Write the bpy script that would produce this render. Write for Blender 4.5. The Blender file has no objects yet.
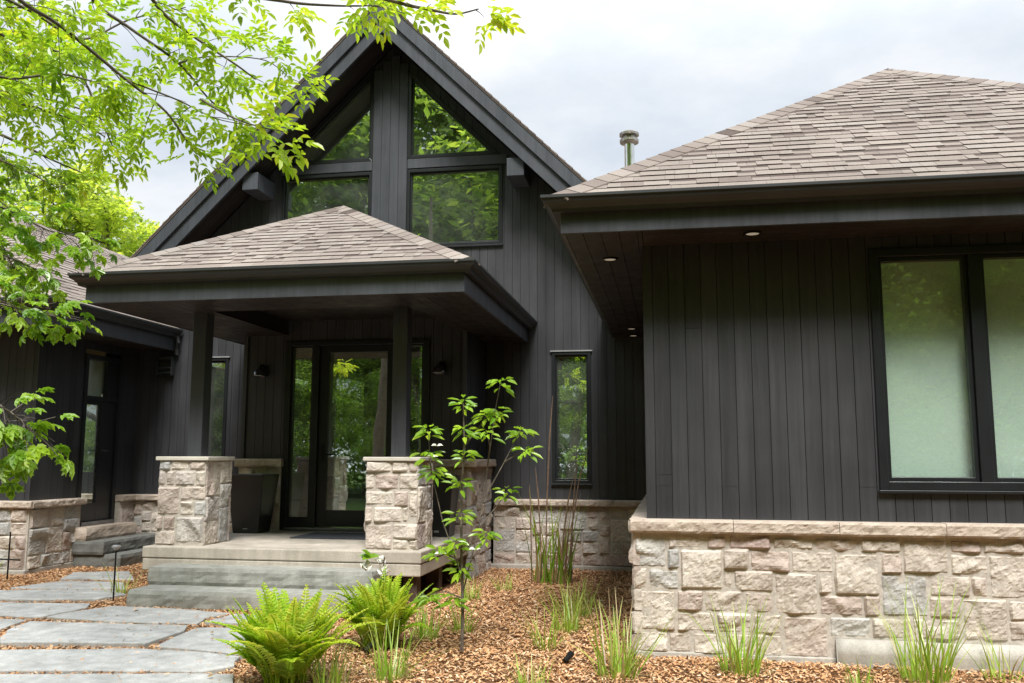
import bpy, math, random
import numpy as np
from mathutils import Vector, Matrix, noise
random.seed(7)
RNG = np.random.default_rng(11)
scn = bpy.context.scene
COL = scn.collection
V = Vector
R = math.radians

# ------------------------------------------------------------------ materials
def new_mat(name):
    m = bpy.data.materials.new(name); m.use_nodes = True
    nt = m.node_tree; nt.nodes.clear()
    out = nt.nodes.new('ShaderNodeOutputMaterial')
    return m, nt, out
def nd(nt, typ, **kw):
    n = nt.nodes.new(typ)
    for k, v in kw.items():
        if k.startswith('i_'):
            n.inputs[k[2:].replace('_', ' ')].default_value = v
        else: setattr(n, k, v)
    return n
def ramp(nt, fac, stops):
    r = nt.nodes.new('ShaderNodeValToRGB'); e = r.color_ramp.elements
    while len(e) < len(stops): e.new(0.5)
    for el, (p, c) in zip(e, stops): el.position = p; el.color = (*c, 1)
    nt.links.new(fac, r.inputs[0]); return r.outputs[0]
def tint_attr(nt): return nd(nt, 'ShaderNodeAttribute', attribute_name='tint').outputs['Fac']
def coords(nt, scale=(1, 1, 1)):
    tc = nd(nt, 'ShaderNodeTexCoord'); mp = nd(nt, 'ShaderNodeMapping')
    mp.inputs['Scale'].default_value = scale
    nt.links.new(tc.outputs['Object'], mp.inputs['Vector']); return mp.outputs[0]
def noise_tex(nt, vec, scale, detail=4, rough=.55):
    n = nd(nt, 'ShaderNodeTexNoise'); n.inputs['Scale'].default_value = scale
    n.inputs['Detail'].default_value = detail; n.inputs['Roughness'].default_value = rough
    nt.links.new(vec, n.inputs['Vector']); return n.outputs['Fac']
def mixc(nt, a, b, fac, mode='MIX'):
    m = nd(nt, 'ShaderNodeMix', data_type='RGBA', blend_type=mode)
    for s, x in ((0, fac), (6, a), (7, b)):
        if isinstance(x, (int, float)): m.inputs[s].default_value = x
        elif isinstance(x, tuple): m.inputs[s].default_value = (*x, 1)
        else: nt.links.new(x, m.inputs[s])
    return m.outputs[2]
def bump(nt, h, strength, dist=.01):
    b = nd(nt, 'ShaderNodeBump'); b.inputs['Strength'].default_value = strength
    b.inputs['Distance'].default_value = dist; nt.links.new(h, b.inputs['Height']); return b.outputs[0]
def principled(nt, out, col, rough=.6, metal=0, nrm=None, spec=.5):
    p = nd(nt, 'ShaderNodeBsdfPrincipled')
    if isinstance(col, tuple): p.inputs['Base Color'].default_value = (*col, 1)
    else: nt.links.new(col, p.inputs['Base Color'])
    if isinstance(rough, (int, float)): p.inputs['Roughness'].default_value = rough
    else: nt.links.new(rough, p.inputs['Roughness'])
    p.inputs['Metallic'].default_value = metal
    p.inputs['Specular IOR Level'].default_value = spec
    if nrm is not None: nt.links.new(nrm, p.inputs['Normal'])
    nt.links.new(p.outputs[0], out.inputs[0]); return p
M = {}
def simple(name, col, rough=.6, metal=0, var=.25, scale=6, bmp=.0, bscale=40, spec=.5):
    m, nt, out = new_mat(name); c = coords(nt)
    n = noise_tex(nt, c, scale, 5)
    lo = tuple(x * (1 - var) for x in col); hi = tuple(min(1, x * (1 + var)) for x in col)
    cc = ramp(nt, n, [(.3, lo), (.7, hi)])
    nr = bump(nt, noise_tex(nt, c, bscale, 6), bmp) if bmp else None
    principled(nt, out, cc, rough, metal, nr, spec); M[name] = m; return m
# black stained siding boards: streaks run up the board, each board its own tone
def siding_mat(name, base, spec=.55):
    m, nt, out = new_mat(name)
    t = tint_attr(nt)
    c1 = coords(nt, (30, 30, .9)); n1 = noise_tex(nt, c1, 1.0, 6, .65)
    c2 = coords(nt, (1, 1, 1)); n2 = noise_tex(nt, c2, 1.6, 5)
    n4 = noise_tex(nt, coords(nt, (6, 6, .5)), 1.0, 3)
    a = ramp(nt, t, [(0, tuple(x * .80 for x in base)), (.5, base), (1, tuple(x * 1.22 for x in base))])
    a = mixc(nt, a, ramp(nt, n1, [(.3, (.76,) * 3), (.75, (1.24,) * 3)]), 1.0, 'MULTIPLY')
    a = mixc(nt, a, ramp(nt, n2, [(.3, (.8,) * 3), (.7, (1.25,) * 3)]), 1.0, 'MULTIPLY')
    rg = ramp(nt, n4, [(.3, (.36,) * 3), (.7, (.56,) * 3)])
    n3 = noise_tex(nt, coords(nt, (90, 90, 2.5)), 1.0, 5)
    principled(nt, out, a, rg, 0, bump(nt, n3, .35, .004), spec); M[name] = m
siding_mat('siding', (.033, .0345, .039))
siding_mat('siding_trim', (.043, .047, .056))
siding_mat('fascia', (.047, .052, .062), .5)
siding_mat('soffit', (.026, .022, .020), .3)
simple('gutter', (.032, .037, .039), .5, .0, .15, 3, spec=.4)
simple('black_frame', (.012, .014, .016), .35, 0, .2, 4)
simple('flashing', (.45, .46, .47), .4, .6, .15, 8)
simple('planter', (.018, .018, .019), .36, 0, .2, 5)
simple('soil', (.03, .02, .014), .95, 0, .4, 30, .6)
simple('black_metal', (.012, .012, .013), .4, .6, .2, 9)
simple('lamp_metal', (.20, .21, .22), .22, .9, .2, 9)
simple('steel', (.80, .80, .78), .18, 1.0, .18, 5)
simple('steel_worn', (.40, .37, .33), .35, 1.0, .3, 12)
simple('mortar', (.47, .43, .38), .95, 0, .2, 20, .5)
simple('white_petal', (.82, .82, .76), .6, 0, .06, 20)
simple('blind', (.84, .91, .85), .8, 0, .03, 3)
simple('blind_tan', (.72, .67, .50), .8, 0, .05, 8)
simple('inside_wall', (.5, .48, .43), .9, 0, .05, 2)
simple('inside_ceiling', (.82, .80, .74), .9, 0, .03, 2)
simple('inside_floor', (.18, .12, .07), .5, 0, .2, 4)
simple('inside_wood', (.12, .07, .04), .5, 0, .3, 5)
simple('mat_fibre', (.045, .05, .06), .95, 0, .25, 60, .6, 200)
simple('bark', (.12, .10, .08), .9, 0, .4, 14, .8, 40)
simple('twig', (.11, .085, .065), .8, 0, .3, 14)
simple('stem_brown', (.20, .13, .085), .7, 0, .3, 20)
simple('post_wood', (.05, .03, .02), .8, 0, .3, 6)
# concrete (weathered, with runs and pits)
def concrete_mat(name, lo, hi, sc=1.0):
    m, nt, out = new_mat(name); c = coords(nt)
    n = noise_tex(nt, c, 3.2 * sc, 8, .68); n2 = noise_tex(nt, coords(nt, (9, 9, .8)), 1.0, 5)
    a = ramp(nt, n, [(.25, lo), (.55, tuple((p + q) / 2 for p, q in zip(lo, hi))), (.78, hi)])
    a = mixc(nt, a, ramp(nt, n2, [(.3, (.78, .78, .76)), (.65, (1.1, 1.1, 1.1))]), .8, 'MULTIPLY')
    n3 = noise_tex(nt, c, 90, 4); a = mixc(nt, a, ramp(nt, n3, [(.35, (.8,) * 3), (.6, (1.06,) * 3)]), .7, 'MULTIPLY')
    h = noise_tex(nt, c, 45, 7, .7)
    principled(nt, out, a, .88, 0, bump(nt, h, .5, .006)); M[name] = m
concrete_mat('concrete', (.33, .295, .25), (.60, .545, .47))
concrete_mat('footing', (.36, .34, .31), (.56, .53, .48))
concrete_mat('step_stone', (.20, .205, .185), (.44, .44, .405))
concrete_mat('step_shaded', (.10, .105, .10), (.22, .225, .21))  # step stone darkened for the side door: its shade is put into the colour
concrete_mat('flagstone', (.30, .30, .295), (.62, .62, .61), 1.5)
# quarry-faced wall stone
m, nt, out = new_mat('stone'); t = tint_attr(nt); c = coords(nt)
a = ramp(nt, t, [(0, (.38, .30, .265)), (.2, (.48, .40, .355)), (.4, (.53, .475, .415)), (.6, (.62, .565, .50)), (.75, (.45, .355, .32)), (.88, (.51, .495, .465)), (1, (.40, .40, .395))])
n = noise_tex(nt, c, 7, 8, .7)
a = mixc(nt, a, ramp(nt, n, [(.25, (.60, .54, .50)), (.5, (1, 1, 1)), (.75, (1.22, 1.2, 1.16))]), .9, 'MULTIPLY')
n2 = noise_tex(nt, c, 60, 5); a = mixc(nt, a, ramp(nt, n2, [(.3, (.78,) * 3), (.65, (1.1,) * 3)]), .7, 'MULTIPLY')
a2 = noise_tex(nt, coords(nt, (1, 1, 1)), 2.3, 4)
a = mixc(nt, a, (.36, .33, .27), ramp(nt, a2, [(.60, (0, 0, 0)), (.85, (.45, .45, .45))]))
principled(nt, out, a, .92, 0, bump(nt, noise_tex(nt, c, 38, 9, .72), .8, .012)); M['stone'] = m
m, nt, out = new_mat('cap_stone'); c = coords(nt); n = noise_tex(nt, c, 9, 8, .7)
a = ramp(nt, n, [(.25, (.38, .30, .245)), (.5, (.50, .42, .35)), (.75, (.62, .54, .45))])
principled(nt, out, a, .92, 0, bump(nt, noise_tex(nt, c, 45, 9, .75), .9, .012)); M['cap_stone'] = m
m, nt, out = new_mat('pillar_cap'); c = coords(nt); n = noise_tex(nt, c, 6, 6, .6)
a = ramp(nt, n, [(.25, (.46, .43, .37)), (.7, (.60, .57, .50))])
principled(nt, out, a, .85, 0, bump(nt, noise_tex(nt, c, 60, 7, .7), .5, .006)); M['pillar_cap'] = m
# asphalt shingles
m, nt, out = new_mat('shingle'); t = tint_attr(nt); c = coords(nt)
a = ramp(nt, t, [(0, (.085, .066, .058)), (.25, (.155, .125, .11)), (.5, (.215, .18, .158)), (.75, (.265, .23, .202)), (1, (.25, .222, .205))])
n = noise_tex(nt, c, 130, 3); a = mixc(nt, a, ramp(nt, n, [(.3, (.68,) * 3), (.7, (1.25,) * 3)]), .8, 'MULTIPLY')
n2 = noise_tex(nt, c, 1.1, 4); a = mixc(nt, a, ramp(nt, n2, [(.3, (.85,) * 3), (.7, (1.15,) * 3)]), .9, 'MULTIPLY')
principled(nt, out, a, .95, 0, bump(nt, noise_tex(nt, c, 160, 3), .5, .004), .25); M['shingle'] = m
# bark mulch
m, nt, out = new_mat('mulch'); t = tint_attr(nt)
a = ramp(nt, t, [(0, (.20, .095, .045)), (.22, (.42, .21, .095)), (.5, (.60, .335, .165)), (.78, (.72, .47, .275)), (1, (.78, .61, .44))])
principled(nt, out, a, .9, 0, None, .2); M['mulch'] = m
m, nt, out = new_mat('ground'); c = coords(nt)
n = noise_tex(nt, c, 55, 8, .75); n2 = noise_tex(nt, c, 2.0, 4)
a = ramp(nt, n, [(.3, (.09, .042, .02)), (.55, (.26, .13, .06)), (.75, (.40, .23, .115))])
a = mixc(nt, a, ramp(nt, n2, [(.3, (.75,) * 3), (.7, (1.15,) * 3)]), 1.0, 'MULTIPLY')
principled(nt, out, a, .95, 0, bump(nt, n, 1.0, .03), .2); M['ground'] = m
m, nt, out = new_mat('lawn'); c = coords(nt); n = noise_tex(nt, c, 8, 8, .8)
principled(nt, out, ramp(nt, n, [(.3, (.03, .06, .012)), (.7, (.09, .14, .03))]), .95, 0, bump(nt, noise_tex(nt, c, 70, 4), 1, .05), .2); M['lawn'] = m
# leaves: diffuse + light let through
def leaf_mat(name, cols, trans, gloss=.08, tf=.45):
    m, nt, out = new_mat(name); t = tint_attr(nt)
    c = ramp(nt, t, [(i / (len(cols) - 1), x) for i, x in enumerate(cols)])
    d = nd(nt, 'ShaderNodeBsdfDiffuse'); nt.links.new(c, d.inputs[0])
    tr = nd(nt, 'ShaderNodeBsdfTranslucent'); nt.links.new(mixc(nt, c, trans, 1.0, 'MULTIPLY'), tr.inputs[0])
    mx = nd(nt, 'ShaderNodeMixShader'); mx.inputs[0].default_value = tf
    nt.links.new(d.outputs[0], mx.inputs[1]); nt.links.new(tr.outputs[0], mx.inputs[2])
    g = nd(nt, 'ShaderNodeBsdfGlossy'); g.inputs['Roughness'].default_value = .38
    m2 = nd(nt, 'ShaderNodeMixShader'); m2.inputs[0].default_value = gloss
    nt.links.new(mx.outputs[0], m2.inputs[1]); nt.links.new(g.outputs[0], m2.inputs[2])
    nt.links.new(m2.outputs[0], out.inputs[0]); M[name] = m
leaf_mat('ash_leaf', [(.13, .26, .016), (.24, .40, .024), (.38, .52, .035), (.54, .57, .045)], (1.7, 1.6, 1.0), .05, .55)
leaf_mat('maple_leaf', [(.12, .27, .016), (.23, .41, .026), (.38, .54, .04)], (1.7, 1.6, 1.0), .07, .45)
leaf_mat('far_leaf', [(.075, .14, .025), (.135, .22, .04), (.22, .32, .06), (.37, .45, .08)], (2.0, 1.9, 1.1), .03, .68)
leaf_mat('fern', [(.15, .31, .022), (.30, .49, .032), (.46, .62, .05), (.60, .64, .09)], (1.6, 1.5, 1.0), .04, .45)
leaf_mat('grass_blade', [(.12, .27, .02), (.25, .44, .035), (.42, .56, .09), (.48, .42, .20), (.40, .28, .16)], (1.4, 1.4, 1.0), .05, .35)
leaf_mat('dogwood_leaf', [(.13, .29, .018), (.25, .44, .03), (.40, .56, .045)], (1.6, 1.5, 1.0), .06, .42)
leaf_mat('dry_blade', [(.32, .21, .11), (.45, .32, .18), (.30, .14, .08)], (1, 1, 1), .05, .2)
# glazing
def glass_mat(name, base=.13, wav=.0016, tintc=(.90, .95, .92)):
    m, nt, out = new_mat(name); c = coords(nt)
    lw = nd(nt, 'ShaderNodeLayerWeight'); lw.inputs[0].default_value = .5
    pw = nd(nt, 'ShaderNodeMath', operation='POWER'); nt.links.new(lw.outputs['Facing'], pw.inputs[0]); pw.inputs[1].default_value = 4
    ma = nd(nt, 'ShaderNodeMath', operation='MULTIPLY_ADD'); nt.links.new(pw.outputs[0], ma.inputs[0]); ma.inputs[1].default_value = .8; ma.inputs[2].default_value = base
    tr = nd(nt, 'ShaderNodeBsdfTransparent'); tr.inputs[0].default_value = (*tintc, 1)
    g = nd(nt, 'ShaderNodeBsdfGlossy'); g.inputs['Roughness'].default_value = .0
    g.inputs[0].default_value = (.93, 1, .95, 1)
    nt.links.new(bump(nt, noise_tex(nt, c, 1.3, 1), 1.0, wav), g.inputs['Normal'])
    mx = nd(nt, 'ShaderNodeMixShader'); nt.links.new(ma.outputs[0], mx.inputs[0])
    nt.links.new(tr.outputs[0], mx.inputs[1]); nt.links.new(g.outputs[0], mx.inputs[2])
    df = nd(nt, 'ShaderNodeBsdfDiffuse'); df.inputs[0].default_value = (.75, .8, .76, 1); m3 = nd(nt, 'ShaderNodeMixShader')
    nt.links.new(ramp(nt, noise_tex(nt, c, 2.2, 6), [(.35, (.012,) * 3), (.75, (.055,) * 3)]), m3.inputs[0]); nt.links.new(mx.outputs[0], m3.inputs[1]); nt.links.new(df.outputs[0], m3.inputs[2])
    nt.links.new(m3.outputs[0], out.inputs[0]); M[name] = m
glass_mat('glass', .50)
glass_mat('glass_shaded', .17, .0016, (.94, 1, .97))
m, nt, out = new_mat('lamp_glow'); e = nd(nt, 'ShaderNodeEmission'); e.inputs[0].default_value = (1, .80, .55, 1); e.inputs[1].default_value = .22
nt.links.new(e.outputs[0], out.inputs[0]); M['lamp_glow'] = m

# ------------------------------------------------------------------ mesh builder
class MB:
    def __init__(s): s.v = []; s.f = []; s.t = []; s.m = []
    def add(s, vs, fs, tint=.5, mat=0):
        b = len(s.v); s.v.extend([tuple(p) for p in vs])
        for f in fs: s.f.append(tuple(i + b for i in f)); s.t.append(tint); s.m.append(mat)
    def box(s, x0, x1, y0, y1, z0, z1, tint=.5, mat=0):
        s.add([(x0, y0, z0), (x1, y0, z0), (x1, y1, z0), (x0, y1, z0), (x0, y0, z1), (x1, y0, z1), (x1, y1, z1), (x0, y1, z1)],
              [(0, 3, 2, 1), (4, 5, 6, 7), (0, 1, 5, 4), (1, 2, 6, 5), (2, 3, 7, 6), (3, 0, 4, 7)], tint, mat); return s
    def prism(s, pts, n, d0, d1, tint=.5, mat=0):
        """polygon pts (ccw seen from +n) extruded along n from d0 to d1"""
        n = V(n); k = len(pts); vs = [V(p) + n * d0 for p in pts] + [V(p) + n * d1 for p in pts]
        s.add(vs, [tuple(range(k - 1, -1, -1)), tuple(range(k, 2 * k))] + [(i, (i + 1) % k, k + (i + 1) % k, k + i) for i in range(k)], tint, mat); return s
    def tube(s, pts, rad, sides=6, tint=.5, mat=0, cap=True):
        pts = [V(p) for p in pts]; n = len(pts)
        if not hasattr(rad, '__len__'): rad = [rad] * n
        vs = []; fs = []; up = V((.3, .2, 1)).normalized()
        for i, p in enumerate(pts):
            d = (pts[min(i + 1, n - 1)] - pts[max(i - 1, 0)]).normalized()
            a = d.cross(up)
            if a.length < .05: a = d.cross(V((1, 0, 0)))
            a.normalize(); b = d.cross(a)
            for k in range(sides):
                an = 2 * math.pi * k / sides; vs.append(p + (a * math.cos(an) + b * math.sin(an)) * rad[i])
        for i in range(n - 1):
            for k in range(sides):
                k2 = (k + 1) % sides; fs.append((i * sides + k, i * sides + k2, (i + 1) * sides + k2, (i + 1) * sides + k))
        if cap: fs.append(tuple(range(sides - 1, -1, -1))); fs.append(tuple((n - 1) * sides + k for k in range(sides)))
        s.add(vs, fs, tint, mat); return s
    def lathe(s, c, prof, sides=20, tint=.5, mat=0):
        """prof: (radius, z) list"""
        c = V(c); vs = []; fs = []; n = len(prof)
        for r, z in prof:
            for k in range(sides):
                a = 2 * math.pi * k / sides; vs.append(c + V((r * math.cos(a), r * math.sin(a), z)))
        for i in range(n - 1):
            for k in range(sides):
                k2 = (k + 1) % sides; fs.append((i * sides + k, i * sides + k2, (i + 1) * sides + k2, (i + 1) * sides + k))
        s.add(vs, fs, tint, mat); return s
    def build(s, name, mats, parent=None, bevel=0, smooth=False, seg=2):
        me = bpy.data.meshes.new(name); me.from_pydata(s.v, [], s.f)
        if isinstance(mats, str): mats = [mats]
        for q in mats: me.materials.append(M[q])
        if len(mats) > 1: me.polygons.foreach_set('material_index', s.m)
        at = me.attributes.new('tint', 'FLOAT', 'FACE'); at.data.foreach_set('value', s.t)
        if smooth: me.polygons.foreach_set('use_smooth', [True] * len(s.f))
        me.update()
        o = bpy.data.objects.new(name, me); COL.objects.link(o)
        if parent is not None:
            o.parent = parent
            root = V((0, 0, 0)); p = parent
            while p is not None: root += p.location; p = p.parent
            me.transform(Matrix.Translation(-root))
        if bevel:
            b = o.modifiers.new('b', 'BEVEL'); b.width = bevel; b.segments = seg; b.limit_method = 'ANGLE'; b.angle_limit = R(40)
        return o
def quads(name, P, tint, mat, parent=None, nv=4):
    """fast mesh from an (N, nv, 3) array"""
    n = len(P); me = bpy.data.meshes.new(name); me.vertices.add(n * nv)
    root = np.zeros(3); p = parent
    while p is not None: root += np.array(p.location); p = p.parent
    me.vertices.foreach_set('co', (P.reshape(-1, 3) - root).astype(np.float32).ravel())
    me.loops.add(n * nv); me.loops.foreach_set('vertex_index', np.arange(n * nv, dtype=np.int32))
    me.polygons.add(n); me.polygons.foreach_set('loop_start', np.arange(0, n * nv, nv, dtype=np.int32))
    at = me.attributes.new('tint', 'FLOAT', 'FACE'); at.data.foreach_set('value', np.asarray(tint, np.float32))
    me.materials.append(M[mat]); me.update(calc_edges=True); me.validate()
    o = bpy.data.objects.new(name, me); COL.objects.link(o)
    if parent is not None: o.parent = parent
    return o
def thing(name, label, cat, loc=(0, 0, 0), group=None):
    o = bpy.data.objects.new(name, None); COL.objects.link(o); o.location = loc; o.empty_display_size = .2
    o['label'] = label; o['category'] = cat
    if group: o['group'] = group
    return o
def tag(o, label, cat, group=None):
    o['label'] = label; o['category'] = cat
    if group: o['group'] = group
    return o
def structure(o, kind='structure'): o['kind'] = kind; return o

def clip(poly, p, n):
    """keep the part of a 2D polygon where (x-p).n <= 0"""
    out = []; k = len(poly)
    for i in range(k):
        a, b = poly[i], poly[(i + 1) % k]
        da = (a[0] - p[0]) * n[0] + (a[1] - p[1]) * n[1]; db = (b[0] - p[0]) * n[0] + (b[1] - p[1]) * n[1]
        if da <= 1e-9: out.append(a)
        if (da < -1e-9 and db > 1e-9) or (da > 1e-9 and db < -1e-9):
            t = da / (da - db); out.append((a[0] + (b[0] - a[0]) * t, a[1] + (b[1] - a[1]) * t))
    return out
def area(p): return abs(sum(p[i][0] * p[(i + 1) % len(p)][1] - p[(i + 1) % len(p)][0] * p[i][1] for i in range(len(p)))) / 2 if len(p) > 2 else 0
def minus(poly, hole):
    """convex polygon minus convex ccw hole -> list of convex pieces"""
    res = []; cur = poly; k = len(hole)
    for i in range(k):
        a, b = hole[i], hole[(i + 1) % k]; n = (b[1] - a[1], -(b[0] - a[0]))
        o = clip(cur, a, (-n[0], -n[1]))
        if area(o) > 1e-5: res.append(o)
        cur = clip(cur, a, n)
        if area(cur) < 1e-6: return res
    return res
def rect(a, b, c, d): return [(a, c), (b, c), (b, d), (a, d)]

# ------------------------------------------------------------------ house pieces
def siding(name, parent, o, u, n, outline, holes=(), bw=.12, gap=.0048, depth=.016, seed=1, mat='siding'):
    """vertical groove boards on a wall plane: o origin, u horizontal axis, n outward normal; outline in (u, z)"""
    rs = random.Random(seed); o, u, n = V(o), V(u), V(n); w = V((0, 0, 1))
    smin = min(p[0] for p in outline); smax = max(p[0] for p in outline); mb = MB()
    def P(q): return o + u * q[0] + w * q[1]
    flip = u.cross(w).dot(n) < 0
    def put(poly, d0, d1, tint):
        pts = [P(q) for q in poly]
        if flip: pts.reverse()
        mb.prism(pts, n, d0, d1, tint)
    back = [outline]
    for h in holes: back = [q for b in back for q in minus(b, h)]
    for b in back: put(b, -.04, -depth, .1)
    s = smin + rs.uniform(-.1, 0)
    while s < smax:
        e = s + bw; t = min(1, max(0, rs.gauss(.5, .22)))
        st = clip(clip(outline, (s + gap / 2, 0), (-1, 0)), (e - gap / 2, 0), (1, 0))
        ps = [st] if area(st) > 1e-5 else []
        for h in holes: ps = [q for b in ps for q in minus(b, h)]
        if rs.random() < .22 and ps:   # butt joint where two lengths meet
            zs = [p[1] for q in ps for p in q]; zj = rs.uniform(min(zs) + .3, max(zs) - .2) if max(zs) - min(zs) > 1 else None
            if zj:
                lo_ = [clip(q, (0, zj - .0012), (0, 1)) for q in ps]; hi_ = [clip(q, (0, zj + .0012), (0, -1)) for q in ps]; t2 = min(1, max(0, t + rs.gauss(0, .25)))
                for q in hi_:
                    if area(q) > 1e-5: put(q, -depth, rs.uniform(-.0012, .0012), t2)
                ps = lo_
        for q in ps:
            if area(q) > 1e-5: put(q, -depth, rs.uniform(-.0012, .0012), t)
        s = e
    return mb.build(name, mat, parent)

def rock(mb, o, u, w, n, a0, a1, b0, b1, tint, rs, base=.018, amp=.042, cell=.014, back=.05):
    """one quarry-faced stone: chipped facets over a rectangle of the wall plane"""
    W, H = a1 - a0, b1 - b0
    nx = max(3, min(40, int(W / cell))); ny = max(3, min(30, int(H / cell)))
    pl = []
    for k in range(rs.randint(2, 5)):
        cx, cy = rs.uniform(.1, .9) * W, rs.uniform(.1, .9) * H
        an = rs.uniform(0, 2 * math.pi); sl = rs.uniform(.05, .55)
        pl.append((rs.uniform(.45, 1.0) * amp, cx, cy, math.cos(an) * sl, math.sin(an) * sl))
    sd = rs.uniform(0, 100); vs = []; jit = rs.uniform(.004, .008)
    for j in range(ny + 1):
        for i in range(nx + 1):
            x, y = W * i / nx, H * j / ny
            h = min(p[0] + (x - p[1]) * p[3] + (y - p[2]) * p[4] for p in pl)
            h = max(.004, min(h, amp * 1.15))
            e = min(x, W - x, y, H - y); f = min(1, e / .017); f = 1 - (1 - f) ** 2
            q = o + u * (a0 + x) + w * (b0 + y)
            nz = noise.noise(q * 11 + V((sd, 0, 0))) * .010 + abs(noise.noise(q * 24 + V((5, sd, 0)))) * -.009 + noise.noise(q * 52 + V((0, sd, 0))) * .005
            hh = base + (h + nz) * (.25 + .75 * f) - (.008 if e < 1e-6 else 0)
            dx = noise.noise(q * 11 + V((sd, 7, 3))) * jit if (i in (0, nx)) else 0
            dy = noise.noise(q * 11 + V((3, sd, 9))) * jit if (j in (0, ny)) else 0
            vs.append(q + n * hh + u * dx + w * dy)
    fs = []
    for j in range(ny):
        for i in range(nx):
            k = j * (nx + 1) + i; fs.append((k, k + 1, k + nx + 2, k + nx + 1))
    ring = [i for i in range(nx + 1)] + [j * (nx + 1) + nx for j in range(1, ny + 1)] + [ny * (nx + 1) + i for i in range(nx - 1, -1, -1)] + [j * (nx + 1) for j in range(ny - 1, 0, -1)]
    b0i = len(vs); L = len(ring)
    for r in ring: vs.append(vs[r] - n * (back))
    for i in range(L): fs.append((ring[(i + 1) % L], ring[i], b0i + i, b0i + (i + 1) % L))
    if u.cross(w).dot(n) < 0: fs = [tuple(reversed(f)) for f in fs]
    mb.add(vs, fs, tint)
def pack(W, H, seed, unit=.155, half=.5):
    """random coursed-rubble layout: one, two and a few triple height stones"""
    rs = random.Random(seed); cw = .075; nx = max(2, int(round(W / cw))); ny = max(1, int(round(H / (unit / 2)))); ny = max(2, ny)
    occ = [[False] * nx for _ in range(ny)]; out = []
    sx, sy = W / nx, H / ny
    for j in range(ny):
        for i in range(nx):
            if occ[j][i]: continue
            free = 0
            while i + free < nx and not occ[j][i + free]: free += 1
            hh = rs.choice([2, 2, 2, 2, 3, 4]); ww = rs.choice([2, 3, 3, 4, 4, 5]) if hh < 4 else rs.choice([4, 5, 5])
            if hh == 4 and free < 4: hh = 2
            hh = min(hh, ny - j)
            if ny - j - hh == 1: hh = min(ny - j, hh + 1)
            ww = min(ww, free)
            if free - ww == 1: ww = free if free <= 5 else ww - 1
            ww = max(1, ww)
            for a in range(hh):
                for b in range(ww):
                    if occ[j + a][i + b]: hh = a; break
                else: continue
                break
            hh = max(1, hh)
            for a in range(hh):
                for b in range(ww): occ[j + a][i + b] = True
            out.append((i * sx, (i + ww) * sx, j * sy, (j + hh) * sy))
    return out
def stones(mb, o, u, n, rects, seed, joint=.011, pick=None, amp=.034):
    rs = random.Random(seed); o, u, n = V(o), V(u), V(n)
    for i, (a0, a1, b0, b1) in enumerate(rects):
        t = pick[i] if pick and pick[i] is not None else min(1, max(0, rs.choice([.1, .25, .35, .45, .55, .65, .78, .9, .97]) + rs.uniform(-.06, .06)))
        rock(mb, o, u, V((0, 0, 1)), n, a0 + joint / 2, a1 - joint / 2, b0 + joint / 2, b1 - joint / 2, t, rs, amp=amp)
def rough_cap(mb, path, th, z1, lap, seed, pieces=.75):
    """cap stones along a straight run: box with a broken front; path=((x,y),(x,y)), outward side to the right"""
    rs = random.Random(seed); (xa, ya), (xb, yb) = path; L = math.hypot(xb - xa, yb - ya)
    u = V(((xb - xa) / L, (yb - ya) / L, 0)); n = V((u.y, -u.x, 0)); w = V((0, 0, 1)); k = max(1, round(L / pieces)); cuts = [0]
    for i in range(1, k): cuts.append(L * i / k + rs.uniform(-.08, .08))
    cuts.append(L)
    for i in range(k):
        a0, a1 = cuts[i] + (.002 if i else 0), cuts[i + 1] - (.002 if i < k - 1 else 0); nx = max(4, int((a1 - a0) / .022)); ny = 6
        vs = []; dz = rs.uniform(-.001, .002)
        for j in range(ny + 1):
            for q in range(nx + 1):
                x = a0 + (a1 - a0) * q / nx; y = th * j / ny; p = V((xa, ya, z1 - th + dz)) + u * x + w * y
                e = min(y, th - y) / th
                hh = lap - (.012 if e < 1e-6 else 0) + (noise.noise(p * 16) * .012 + noise.noise(p * 48) * .006) * (1 if e > 0 else .5)
                vs.append(p + n * hh)
        fs = [(j * (nx + 1) + q, j * (nx + 1) + q + 1, (j + 1) * (nx + 1) + q + 1, (j + 1) * (nx + 1) + q) for j in range(ny) for q in range(nx)]
        b = len(vs); top = [ny * (nx + 1) + q for q in range(nx + 1)]; bot = [q for q in range(nx + 1)]
        for t in top: p = vs[t]; vs.append(p - n * ((p - V((xa, ya, 0))).dot(n) + .12))
        for t in bot: p = vs[t]; vs.append(p - n * ((p - V((xa, ya, 0))).dot(n) + .12))
        for q in range(nx):
            fs.append((top[q], top[q + 1], b + q + 1, b + q)); fs.append((b + nx + 1 + q, b + nx + 2 + q, bot[q + 1], bot[q]))
        for q, rev in ((0, False), (nx, True)):
            loop = [j * (nx + 1) + q for j in range(ny + 1)] + [b + q, b + nx + 1 + q]
            fs.append(tuple(loop if rev else loop[::-1]))
        mb.add(vs, fs, rs.random())

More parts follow.
